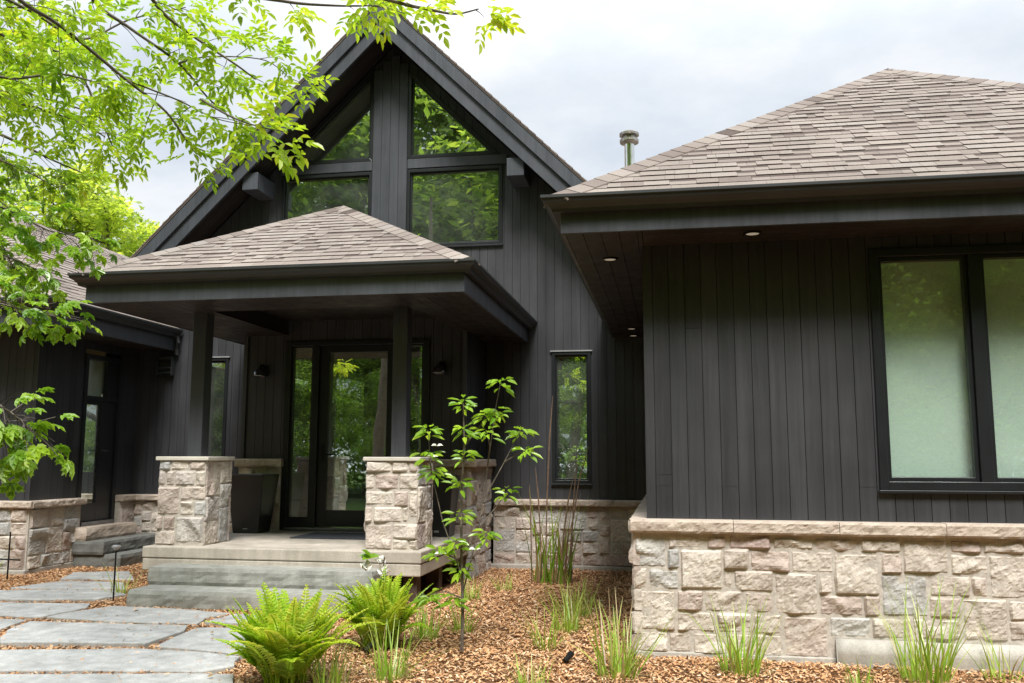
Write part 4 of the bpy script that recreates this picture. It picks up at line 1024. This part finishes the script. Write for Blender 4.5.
# flowering sapling
def px3(px, py, y):
    a = onwall(px, py, y); return V((a[0], y, a[1]))
sx, sy = -1.52, 6.52
t = thing('sapling', 'slender young dogwood sapling with whorled leaves and few white flowers', 'sapling', (sx, sy, 0)); tr = MB(); L = []; W = []; rs = random.Random(31)
tr.tube([(sx, sy, -.05), (sx + .005, sy, .35), (sx - .01, sy, .75), (sx - .02, sy + .02, 1.15), (sx + .0, sy + .03, 1.5), (sx - .01, sy + .02, 1.82)], [.013, .012, .010, .009, .007, .004], 7)
BRN = [[(sx, sy, .42), (sx + .10, sy + .1, .9), (sx + .16, sy + .12, 1.35), (sx + .22, sy + .08, 1.75), (sx + .27, sy + .05, 1.98)], [(sx + .13, sy + .11, 1.1), (sx + .28, sy + .15, 1.38), (sx + .40, sy + .18, 1.62)], [(sx, sy, .55), (sx - .14, sy - .05, .95), (sx - .22, sy - .08, 1.3), (sx - .25, sy - .1, 1.62)], [(sx + .28, sy + .15, 1.38), (sx + .38, sy + .1, 1.44), (sx + .46, sy + .05, 1.47)],
       [(sx - .2, sy - .07, 1.2), (sx - .24, sy - .12, 1.45)], [(sx, sy, .72), (sx + .12, sy - .08, .84), (sx + .2, sy - .1, .87)], [(sx, sy, .66), (sx - .16, sy - .06, .74)], [(sx + .16, sy + .12, 1.35), (sx + .2, sy + .0, 1.5), (sx + .19, sy - .06, 1.6)], [(sx + .0, sy + .03, 1.5), (sx + .1, sy + .1, 1.65), (sx + .15, sy + .12, 1.74)], [(sx, sy, .40), (sx - .1, sy - .1, .46), (sx - .2, sy - .14, .44)], [(sx + .1, sy + .1, .9), (sx + .22, sy + .16, 1.05), (sx + .3, sy + .18, 1.16)]]
tips = [V((sx - .01, sy + .02, 1.83))]
for b in BRN:
    tr.tube(b, [.006 - .004 * i / (len(b) - 1) for i in range(len(b))], 5); tips.append(V(b[-1])); 
    if len(b) > 3: tips.append(V(b[-2]) + V((.02, 0, .01)))
for z in (.40, .62, .80, 1.0, 1.22, 1.44, 1.62): tips.append(V((sx + rs.uniform(-.05, .05), sy + rs.uniform(-.05, .05), z)))
for p in tips:
    n_ = rs.randint(15, 22); a0 = rs.uniform(0, 6.28)
    for i in range(n_):
        a = a0 + i * 2.4; d = V((math.cos(a), math.sin(a), rs.uniform(-.65, .30))).normalized(); q = p + V((0, 0, rs.uniform(-.04, .03))) + d * rs.uniform(.005, .06)
        leaflet(q, d, V((rs.uniform(-.6, .6), rs.uniform(-.9, .1), 1)).normalized(), rs.uniform(.065, .115), rs.uniform(.026, .038), min(1, max(0, rs.gauss(.5, .25))), L)
for p in ((sx - .17, sy - .12, 1.50), (sx - .14, sy - .1, .72), (sx + .12, sy - .12, .76), (sx - .2, sy - .15, 1.42)):
    for i in range(4):
        a = i * 1.57 + .4; d = V((math.cos(a), math.sin(a), .15)).normalized(); leaflet(V(p), d, V((0, -.4, 1)).normalized(), .045, .04, .5, W)
tr.build('trunk', 'bark', t); emit('leaf', L, 'dogwood_leaf', t); emit('flower', W, 'white_petal', t)
# little white-flowered plant by the slab
t = thing('flower_plant', 'small white flowered plant with a dark stem by the porch slab corner', 'flower', (-2.60, 8.0, 0)); rs = random.Random(5); W = []; L = []
MB().tube([(-2.60, 8.0, -.02), (-2.605, 8.0, .25), (-2.60, 8.0, .52)], [.008, .007, .005], 6).build('stem', 'twig', t)
for c in ((-2.63, 8.0, .47), (-2.76, 7.99, .42), (-2.60, 8.0, .38)):
    for i in range(16): d = rv(rs); d.z = abs(d.z) * .7; leaflet(V(c) - d * .01, d.normalized(), rv(rs), rs.uniform(.05, .085), .06, .5, W)
for i in range(7): d = V((rs.gauss(-.5, .5), rs.gauss(0, .4), rs.uniform(0, .6))).normalized(); leaflet(V((-2.72, 8.0, .50)), d, V((0, -.3, 1)), rs.uniform(.08, .13), .07, .3, L)
emit('blossom', W, 'white_petal', t); emit('leaf', L, 'maple_leaf', t)

LL = []; rs = random.Random(91)
for k in range(170):
    y = rs.uniform(4.9, 11); x = rs.uniform(-y * .72, y * .35)
    if x > -.3 and y > 6.5 or (SX0 < x < SX1 and y > 7.9) or x < -7.5: continue
    on = any(inside((x, y), f) for f in FLW); z = .045 if on else gh(x, y) + .026
    if on and rs.random() < .5: continue
    a = rs.uniform(0, 6.283); leaflet(V((x, y, z)), V((math.cos(a), math.sin(a), rs.uniform(-.05, .25))).normalized(), V((rs.gauss(0, .3), rs.gauss(0, .3), 1)).normalized(), rs.uniform(.03, .06), rs.uniform(.014, .026), rs.random(), LL)
structure(emit('fallen_leaves', LL, 'dry_blade', None), 'stuff')
# ------------------------------------------------------------------ overhanging trees (left)
def smooth_path(pts, n=6):
    P = [V(p) for p in pts]; out = []
    for i in range(len(P) - 1):
        p0, p1, p2, p3 = P[max(i - 1, 0)], P[i], P[i + 1], P[min(i + 2, len(P) - 1)]
        for k in range(n):
            t = k / n; out.append(.5 * ((2 * p1) + (p2 - p0) * t + (2 * p0 - 5 * p1 + 4 * p2 - p3) * t * t + (3 * p1 - p0 - 3 * p2 + p3) * t ** 3))
    out.append(P[-1]); return out
def ray3(px, py, dist):
    yaw, pit, rol = .1753146, .129116, .0021079
    cy, sy, cp, sp = math.cos(yaw), math.sin(yaw), math.cos(pit), math.sin(pit)
    fw = V((-sy * cp, cy * cp, sp)); ri = V((cy, sy, 0)); up = ri.cross(fw)
    d = ri * ((px - 512) / F) + up * ((341.5 - py) / F) + fw
    return V((0, 0, CAMZ)) + d * dist
def compound(p, d, rs, L, scale=1.0, hue=.5):
    """ash leaf: a stalk with leaflet pairs and an end leaflet"""
    n = V((rs.gauss(0, .35), rs.gauss(0, .35), 1)).normalized(); k = rs.choice([2, 3, 3]); d = (d + V((0, 0, -.04))).normalized(); s = d.cross(n).normalized(); q = p + d * .03 * scale; st = .040 * scale
    for i in range(k):
        q = q + d * st; d = (d + V((0, 0, -.04))).normalized()
        for sg in (-1, 1):
            dd = (s * sg * .85 + d * .7 + V((0, 0, -.08 + rs.gauss(0, .15)))).normalized(); leaflet(q, dd, n, rs.uniform(.045, .066) * scale, rs.uniform(.022, .030) * scale, min(1, max(0, hue + rs.gauss(0, .14))), L)
    leaflet(q + d * st * .5, d, n, .07 * scale, .027 * scale, min(1, max(0, hue + rs.gauss(0, .14))), L)
def twigs(path, rs, mb, L, every=.12, start=.15, tl=(.15, .45), scale=1.0, hue=.5, r=.004):
    """side twigs along a limb, each carrying opposite compound leaves"""
    acc = 0; tot = sum((path[i + 1] - path[i]).length for i in range(len(path) - 1)); run = 0
    for i in range(len(path) - 1):
        seg = path[i + 1] - path[i]; l = seg.length; run += l; acc += l
        if run / tot < start: continue
        while acc > every:
            acc -= every; d = seg.normalized(); a = (rv(rs) * .8 + d * .7 + V((0, 0, -.15))).normalized(); TL = rs.uniform(*tl) * (1.1 - .5 * run / tot); p = path[i].lerp(path[i + 1], rs.random()); pts = [p]; dd = a; h = hue + rs.gauss(0, .12)
            for k in range(5):
                dd = (dd + V((0, 0, -.08)) + rv(rs) * .12).normalized(); p = p + dd * TL / 5; pts.append(p)
                if k >= 1:
                    for sg in range(2 if k < 4 else 3): compound(p, (dd * .6 + rv(rs) * .8).normalized(), rs, L, scale, h)
            mb.tube(pts, [r * (1 - .12 * k) for k in range(6)], 4)
    for k in range(3): compound(path[-1], (seg.normalized() + rv(rs) * .6).normalized(), rs, L, scale, hue)
TA = thing('ash_tree', 'overhanging tree with fine compound leaves reaching over the gable, nearest the camera', 'tree', (-6.2, 3.2, 0)); TA['label'] = 'overhanging ash-like tree with fine compound leaves, spreading across the upper left'
wood = MB(); L = []; rs = random.Random(12); TK = V((-6.2, 3.2, 0))
TOP = TK + V((.35, .35, 4.3))
wood.tube(smooth_path([TK + V((0, 0, -.2)), TK + V((.05, .08, 1.4)), TK + V((.2, .2, 3.0)), TOP, TOP + V((.3, .5, 1.6)), TOP + V((.4, .8, 3.2))]), [.17 - .0045 * i for i in range(31)], 12)
LIMB = [  # measured run of each limb across the picture: (px, py, distance)
    [(-40, -60, 4.5), (18, 0, 4.7), (60, 27, 4.8), (125, 80, 5.0), (165, 112, 5.1), (188, 143, 5.2), (205, 152, 5.2)], [(125, 80, 5.0), (150, 90, 5.1), (180, 102, 5.2), (215, 119, 5.4), (250, 126, 5.5)],
    [(50, -70, 4.9), (92, 0, 5.2), (128, 28, 5.3), (178, 64, 5.4), (207, 98, 5.5), (228, 116, 5.6)], [(178, 64, 5.4), (192, 60, 5.4), (215, 57, 5.5), (265, 61, 5.6), (292, 82, 5.7)],
    [(120, -60, 4.8), (155, 5, 5.1), (190, 35, 5.3), (235, 65, 5.4), (255, 80, 5.5)], [(190, -70, 4.4), (235, -12, 4.6), (285, 2, 4.7), (335, 6, 4.8), (372, 6, 4.8)],
    [(270, -90, 4.3), (330, -20, 4.5), (395, 2, 4.6), (430, 10, 4.6), (455, 14, 4.7), (478, 9, 4.7)], [(-70, 70, 5.2), (0, 98, 5.6), (40, 110, 5.7), (80, 124, 5.9), (105, 138, 6.0)],
    [(-60, 40, 5.0), (0, 78, 5.3), (60, 75, 5.5), (110, 88, 5.6)], [(200, 100, 5.0), (232, 118, 4.9), (262, 128, 4.8), (285, 132, 4.75)], [(-60, 0, 6), (10, 40, 6.3), (70, 60, 6.5), (100, 120, 6.6), (120, 165, 6.7)], [(-60, 110, 5.6), (10, 140, 5.9), (50, 160, 6.1), (85, 175, 6.2)],
    [(-60, -30, 5.5), (30, 12, 5.8), (80, 40, 6.0), (130, 20, 6.2), (185, 8, 6.2)], [(-50, 60, 6.4), (30, 95, 6.8), (80, 110, 7), (120, 130, 7.1)], [(372, 6, 4.8), (388, 8, 4.75), (404, 14, 4.7)]]
for i, lm in enumerate(LIMB):
    p = smooth_path([ray3(*q) for q in lm], 6)
    if lm[0][0] < 300 and lm[0][1] <= 130 and (lm[0][0] < 0 or lm[0][1] < 0):
        lead = smooth_path([TOP + V((.1, .1, rs.uniform(-.3, 1.2))), (TOP + p[0]) / 2 + V((0, 0, .25)), p[0]], 5); wood.tube(lead, [.035 - .002 * k for k in range(len(lead))], 6)
    r0 = .013 if i not in (1, 3, 9, 14) else .007
    wood.tube(p, [r0 * (1 - .72 * k / (len(p) - 1)) for k in range(len(p))], 6)
    far = i in (7, 8, 10, 11, 13); yl = .62 if i in (6, 14, 9) else .42
    tight = i in (5, 6, 9, 14)
    twigs(p, rs, wood, L, .13 if far else (.30 if tight else .18), .18 if i not in (6, 9) else .5, (.06, .15) if tight else (.12, .38), 1.0 if not i == 9 else 1.2, yl, .0032)
# thick side of the crown at the left edge
for k in range(30):
    px = rs.uniform(-160, 5) + abs(rs.gauss(0, 50)); py = rs.uniform(-70, 250); d = rs.uniform(6.2, 8.6)
    if px > 50 and py > 130: continue
    p0 = ray3(px - rs.uniform(40, 90), py - rs.uniform(5, 50), d); p1 = ray3(px, py, d + rs.uniform(-.2, .3)); pp = smooth_path([p0, (p0 + p1) / 2 + V((0, 0, .08)), p1], 4)
    wood.tube(pp, [.008 - .0007 * q for q in range(len(pp))], 4); twigs(pp, rs, wood, L, .10, .1, (.12, .36), 1.05, rs.uniform(.35, .8), .003)
wood.build('trunk', 'bark', TA); emit('crown', L, 'ash_leaf', TA)

# maple with broad lobed leaves, lower left
def maple_leaf(p, d, n, size, tint, out):
    s = d.cross(n).normalized(); n = s.cross(d); c = p + d * size * .35
    for ang, ln, wd in ((0, .72, .34), (52, .62, .30), (-52, .62, .30), (108, .40, .24), (-108, .40, .24)):
        a = R(ang); dd = (d * math.cos(a) + s * math.sin(a) - n * .18).normalized(); leaflet(c - dd * .04 * size, dd, n, size * ln, size * wd, tint, out)
        if abs(ang) < 60:
            for sg in (-1, 1): d2 = (dd + s * math.cos(a) * sg * .7 - d * math.sin(a) * sg * .7).normalized(); leaflet(c + dd * size * ln * .42, d2, n, size * .24, size * .13, tint, out)
TM = thing('maple_tree', 'maple with broad lobed leaves drooping at the left edge, in front of the left wing', 'tree', (-5.2, 2.2, 0)); wood = MB(); L = []; rs = random.Random(44); TK = V((-5.2, 2.2, 0))
wood.tube(smooth_path([TK + V((0, 0, -.2)), TK + V((-.05, .0, 1.5)), TK + V((-.1, .1, 3.2)), TK + V((-.2, .2, 5.2))]), [.13 - .004 * i for i in range(19)], 10)
ML = [[(-120, 180, 4.2), (-40, 195, 4.5), (10, 212, 4.6), (50, 232, 4.7), (88, 238, 4.7)], [(-120, 220, 4.2), (-50, 240, 4.4), (0, 255, 4.5), (35, 270, 4.6)], [(-110, 270, 3.9), (-30, 296, 4.2), (20, 310, 4.3), (58, 318, 4.4)], [(-120, 355, 3.0), (-50, 384, 3.2), (-12, 400, 3.3), (14, 416, 3.3), (30, 432, 3.35)], [(-110, 380, 3.0), (-50, 408, 3.2), (-18, 426, 3.25), (4, 440, 3.3)],
      [(-120, 120, 4.6), (-30, 150, 5), (20, 170, 5.2), (60, 190, 5.3)], [(-120, 200, 4.8), (-20, 225, 5.1), (10, 262, 5.2), (20, 290, 5.2)]]
for i, lm in enumerate(ML):
    p = smooth_path([ray3(*q) for q in lm], 6); sc = 1.0
    lead = smooth_path([TK + V((-.08, .1, max(1.0, p[0].z - .5))), (TK + V((0, 0, p[0].z)) + p[0]) / 2 + V((0, 0, .1)), p[0]], 4); lead[0] = TK + V((-.08, .1, max(.9, p[0].z - .35))); wood.tube(lead, [.02 - .001 * k for k in range(len(lead))], 6)
    wood.tube(p, [.009 * (1 - .75 * k / (len(p) - 1)) for k in range(len(p))], 5)
    tot = len(p)
    for k in range(2, tot):
        for q in range(4 if i not in (3, 4) else 5):
            if i in (3, 4) and (k < tot * .55 or rs.random() < .35): continue
            if i in (3, 4) and rs.random() < .1: continue
            d = ((p[k] - p[k - 1]).normalized() * .5 + rv(rs) * .9 + V((0, 0, -.25))).normalized(); st = rs.uniform(.04, .16); b = p[k] + d * st
            wood.tube([p[k], p[k] + d * st * .5 + V((0, 0, .01)), b], .0016, 3)
            dd = (d + V((0, 0, -.5)) + rv(rs) * .2).normalized(); maple_leaf(b, dd, V((rs.gauss(0, .4), rs.gauss(-.2, .4), 1)).normalized(), rs.uniform(.07, .105), min(1, max(0, rs.gauss(.5, .25))), L)
wood.build('trunk', 'bark', TM); emit('crown', L, 'maple_leaf', TM)

# ------------------------------------------------------------------ whole trees beyond the house and behind the viewer
def tree_mesh(seed, H=12.0, spread=4.0, n=15000, leaf=.17, hue=.5):
    rs = random.Random(seed); rg = np.random.default_rng(seed); mb = MB(); tips = []
    tp = [V((0, 0, -.3))]; p = V((0, 0, 0)); d = V((0, 0, 1))
    for k in range(8): d = (d + rv(rs) * .10).normalized(); d.z = max(d.z, .8); p = p + d * H * .105; tp.append(p.copy())
    mb.tube(tp, [H * .02 * (1 - .09 * k) for k in range(9)], 10)
    for k in range(26):
        f = rs.uniform(.22, 1.0); b = tp[min(8, int(f * 8))]; az = k * 2.4 + rs.uniform(-.4, .4); ln = spread * (1.0 - .55 * max(0, f - .4) / .6) * rs.uniform(.65, 1.1); el = rs.uniform(.1, .7) + .5 * max(0, f - .5)
        d = V((math.cos(az), math.sin(az), el)).normalized(); q = b.copy(); pts = [q.copy()]
        for j in range(5):
            d = (d + rv(rs) * .18).normalized(); q = q + d * ln / 5; pts.append(q.copy())
            if j >= 1: tips.append((q.copy(), .55 + .1 * j))
            if j >= 2:
                for m_ in range(2): s = (d + rv(rs) * .9).normalized(); e = q + s * ln * rs.uniform(.18, .38); mb.tube([q, (q + e) / 2 + V((0, 0, .05)), e], [.02, .014, .006], 4); tips.append((e, .75))
        mb.tube(pts, [H * .0085 * (1 - .15 * j) for j in range(6)], 6)
    tips.append((tp[-1] + V((0, 0, .4)), .9)); T = len(tips); idx = rg.integers(0, T, n); c = np.array([tuple(t[0]) for t in tips])[idx]; rad = np.array([t[1] for t in tips])[idx] * spread / 4.2
    off = rg.normal(0, 1, (n, 3)); off /= np.linalg.norm(off, axis=1)[:, None]; off *= (rg.random(n) ** .5)[:, None] * rad[:, None]; off[:, 2] *= .62; c = c + off
    u = rg.normal(0, 1, (n, 3)); u[:, 2] *= .5; u /= np.linalg.norm(u, axis=1)[:, None]; w = rg.normal(0, 1, (n, 3)); w[:, 2] *= .45; w -= (w * u).sum(1)[:, None] * u; w /= np.linalg.norm(w, axis=1)[:, None]
    s = leaf * rg.uniform(.6, 1.25, n)[:, None]; Q = np.stack([c - u * s, c - w * s * .42, c + u * s, c + w * s * .42], 1)
    hue_c = rg.normal(0, .16, T)[idx]; t = np.clip(hue + hue_c + rg.normal(0, .14, n), 0, 1); return mb, Q, t
def plant_tree(name, label, loc, mesh, sc=1.0, rz=0, group=None, proto=None):
    if proto is None:
        t = thing(name, label, 'tree', (0, 0, 0), group); mb, Q, tn = mesh; mb.build('trunk', 'bark', t); quads('crown', Q, tn, 'far_leaf', t)
    else:
        t = proto.copy(); COL.objects.link(t); t['label'] = label
        if group: t['group'] = group
        for ch in list(proto.children): c = ch.copy(); COL.objects.link(c); c.parent = t
    t.location = loc; t.scale = (sc, sc, sc); t.rotation_euler = (0, 0, rz); return t
G1 = 'trees standing behind the house'
A = plant_tree('leafy_tree', 'yellow-green leafy tree behind the left roof, against the sky', (-18.5, 27, 0), tree_mesh(301, 12.2, 4.4, 30000, .12, .9), 1.0, .4, G1)
plant_tree('leafy_tree', 'paler leafy tree left of the yellow-green one, mostly behind branches', (-25.5, 28, 0), None, 1.12, 2.1, G1, A)
plant_tree('leafy_tree', 'tree top just showing between the gable roof and the right wing roof', (-3.35, 30, 0), None, .86, 4.0, G1, A)
B = plant_tree('leafy_tree', 'leafy tree hidden behind the gable roof', (-10.5, 33, 0), tree_mesh(302, 11.0, 4.6, 42000, .10, .5), .9, .4, G1)
G2 = 'trees reflected in the windows'
for i, (x, y, s, r) in enumerate([(-16, -9, 1.25, 1), (-11, -14, 1.45, 2), (-6.5, -10.5, 1.15, 3), (-2, -15, 1.5, 4.4), (2.5, -11, 1.2, 5), (7, -14, 1.4, .2), (11.5, -9, 1.25, 2.8), (-20, -2, 1.25, 3.3), (16, -2, 1.3, 4.1), (-13, -20, 2.5, .9), (5, -21, 2.6, 1.9), (-4, -21, 2.7, 3.9), (13, -20, 2.4, 5.3), (-22, -16, 2.4, 4.7), (-9, -17, 2.3, 2.2), (0, -18, 2.3, .3), (-8, -6.5, .55, 1.2), (-4.5, -7, .6, 2.7), (-.5, -7, .5, 3.9), (3.5, -6.5, .6, 5.1), (-12, -5.5, .6, .4), (7, -7, .6, 1.7), (-16, -4.5, .6, 2.2), (-2.5, -9, .7, 5.6), (1.5, -9, .7, .8), (-9.5, -9.5, .75, 3.1), (5.5, -9.5, .7, 4.4)]):
    plant_tree('leafy_tree', 'green leafy tree across the lawn, seen only mirrored in the window panes', (x, y, 0), None, s, r, G2, B)

def woodland(name, x0, x1, y0, y1, H, n, leaf, seed):
    rg = np.random.default_rng(seed); x = rg.uniform(x0, x1, n); y = rg.uniform(y0, y1, n); top = H * (.62 + .38 * np.array([noise.noise(V((a * .22, b * .22, seed))) for a, b in zip(x, y)]))
    z = top * rg.random(n) ** .8; dens = np.array([noise.noise(V((a * .45, b * .45, c * .5))) for a, b, c in zip(x, y, z)]); k = (dens > -.22) | (z < 2.6); c = np.stack([x, y, z], 1)[k]; m_ = len(c)
    u = rg.normal(0, 1, (m_, 3)); u /= np.linalg.norm(u, axis=1)[:, None]; w_ = rg.normal(0, 1, (m_, 3)); w_ -= (w_ * u).sum(1)[:, None] * u; w_ /= np.linalg.norm(w_, axis=1)[:, None]
    s_ = leaf * rg.uniform(.5, 1.3, m_)[:, None]; Q = np.stack([c - u * s_, c - w_ * s_ * .5, c + u * s_, c + w_ * s_ * .5], 1); t_ = np.clip(.5 + dens[k] * .7 + rg.normal(0, .15, m_), 0, 1)
    structure(quads(name, Q, t_, 'far_leaf'), 'stuff')
woodland('undergrowth', -40, 26, -17, -12.5, 7.5, 100000, .13, 3)
woodland('undergrowth', -36, 14, 36, 39, 6.0, 16000, .26, 8)
# ------------------------------------------------------------------ sky, sun, camera
SUN_EL, SUN_AZ = R(57), R(166)      # azimuth from +Y clockwise
w = bpy.data.worlds.new('World'); scn.world = w; w.use_nodes = True; nt = w.node_tree; nt.nodes.clear()
out = nd(nt, 'ShaderNodeOutputWorld'); bg = nd(nt, 'ShaderNodeBackground'); sky = nd(nt, 'ShaderNodeTexSky', sky_type='NISHITA'); sky.sun_disc = False; sky.sun_elevation = SUN_EL; sky.sun_rotation = SUN_AZ; sky.air_density = 1.0; sky.dust_density = 2.0
tc = nd(nt, 'ShaderNodeTexCoord'); sep = nd(nt, 'ShaderNodeSeparateXYZ'); nt.links.new(tc.outputs['Generated'], sep.inputs[0])
zz = nd(nt, 'ShaderNodeMath', operation='MAXIMUM'); nt.links.new(sep.outputs[2], zz.inputs[0]); zz.inputs[1].default_value = 0.0
za = nd(nt, 'ShaderNodeMath', operation='ADD'); nt.links.new(zz.outputs[0], za.inputs[0]); za.inputs[1].default_value = .22
dv = nd(nt, 'ShaderNodeVectorMath', operation='DIVIDE'); cb = nd(nt, 'ShaderNodeCombineXYZ')
for i in range(3): nt.links.new(za.outputs[0], cb.inputs[i])
nt.links.new(tc.outputs['Generated'], dv.inputs[0]); nt.links.new(cb.outputs[0], dv.inputs[1])
n1 = noise_tex(nt, dv.outputs[0], 1.5, 8, .56); n2 = noise_tex(nt, dv.outputs[0], .6, 2, .5)
cl = ramp(nt, n1, [(.38, (6.0, 6.65, 7.5)), (.50, (7.2, 7.65, 8.2)), (.60, (8.5, 8.7, 9.0))])
ovc = ramp(nt, zz.outputs[0], [(0, (.42,) * 3), (.40, (.46,) * 3), (.68, (.95,) * 3), (1, (1.0,) * 3)])
cl2 = nd(nt, 'ShaderNodeVectorMath', operation='SCALE'); nt.links.new(cl, cl2.inputs[0]); sc2 = nd(nt, 'ShaderNodeMath', operation='MULTIPLY'); nt.links.new(ovc, sc2.inputs[0]); sc2.inputs[1].default_value = 1.43; nt.links.new(sc2.outputs[0], cl2.inputs['Scale'])
mx = mixc(nt, sky.outputs[0], cl2.outputs[0], ramp(nt, n2, [(.35, (.84,) * 3), (.6, (.97,) * 3)]))
nt.links.new(mx, bg.inputs[0]); bg.inputs[1].default_value = .12; nt.links.new(bg.outputs[0], out.inputs[0])
sl = bpy.data.lights.new('sun', 'SUN'); sl.energy = 4.2; sl.angle = R(20); sl.color = (1, .965, .92); so = bpy.data.objects.new('sun', sl); COL.objects.link(so)
sd = V((math.sin(SUN_AZ) * math.cos(SUN_EL), math.cos(SUN_AZ) * math.cos(SUN_EL), math.sin(SUN_EL))); so.rotation_euler = sd.to_track_quat('Z', 'Y').to_euler(); so.location = sd * 30
cam = bpy.data.cameras.new('camera'); cam.sensor_width = 36; cam.lens = F * 36 / 1024; cam.clip_end = 2000; cam.clip_start = .05
co = bpy.data.objects.new('camera', cam); COL.objects.link(co); scn.camera = co
yaw, pit, rol = .1753146, .129116, .0021079
cy_, sy_, cp_, sp_ = math.cos(yaw), math.sin(yaw), math.cos(pit), math.sin(pit)
fw = V((-sy_ * cp_, cy_ * cp_, sp_)); ri = V((cy_, sy_, 0)); up = ri.cross(fw)
r2 = ri * math.cos(rol) + up * math.sin(rol); u2 = up * math.cos(rol) - ri * math.sin(rol)
mt = Matrix((r2, u2, -fw)).transposed().to_4x4(); mt.translation = V((0, 0, CAMZ)); co.matrix_world = mt
vs_ = scn.view_settings; vs_.view_transform = 'Standard'; vs_.look = 'None'; vs_.exposure = .57; vs_.gamma = 1; vs_.use_curve_mapping = False
scn.render.engine = 'CYCLES'; cyc = scn.cycles; cyc.use_denoising = True; cyc.max_bounces = 8; cyc.transparent_max_bounces = 12; cyc.glossy_bounces = 3; cyc.transmission_bounces = 4; cyc.diffuse_bounces = 4; cyc.caustics_reflective = False; cyc.caustics_refractive = False; cyc.sample_clamp_indirect = 6
try: cyc.denoiser = 'OPENIMAGEDENOISE'
except Exception: pass
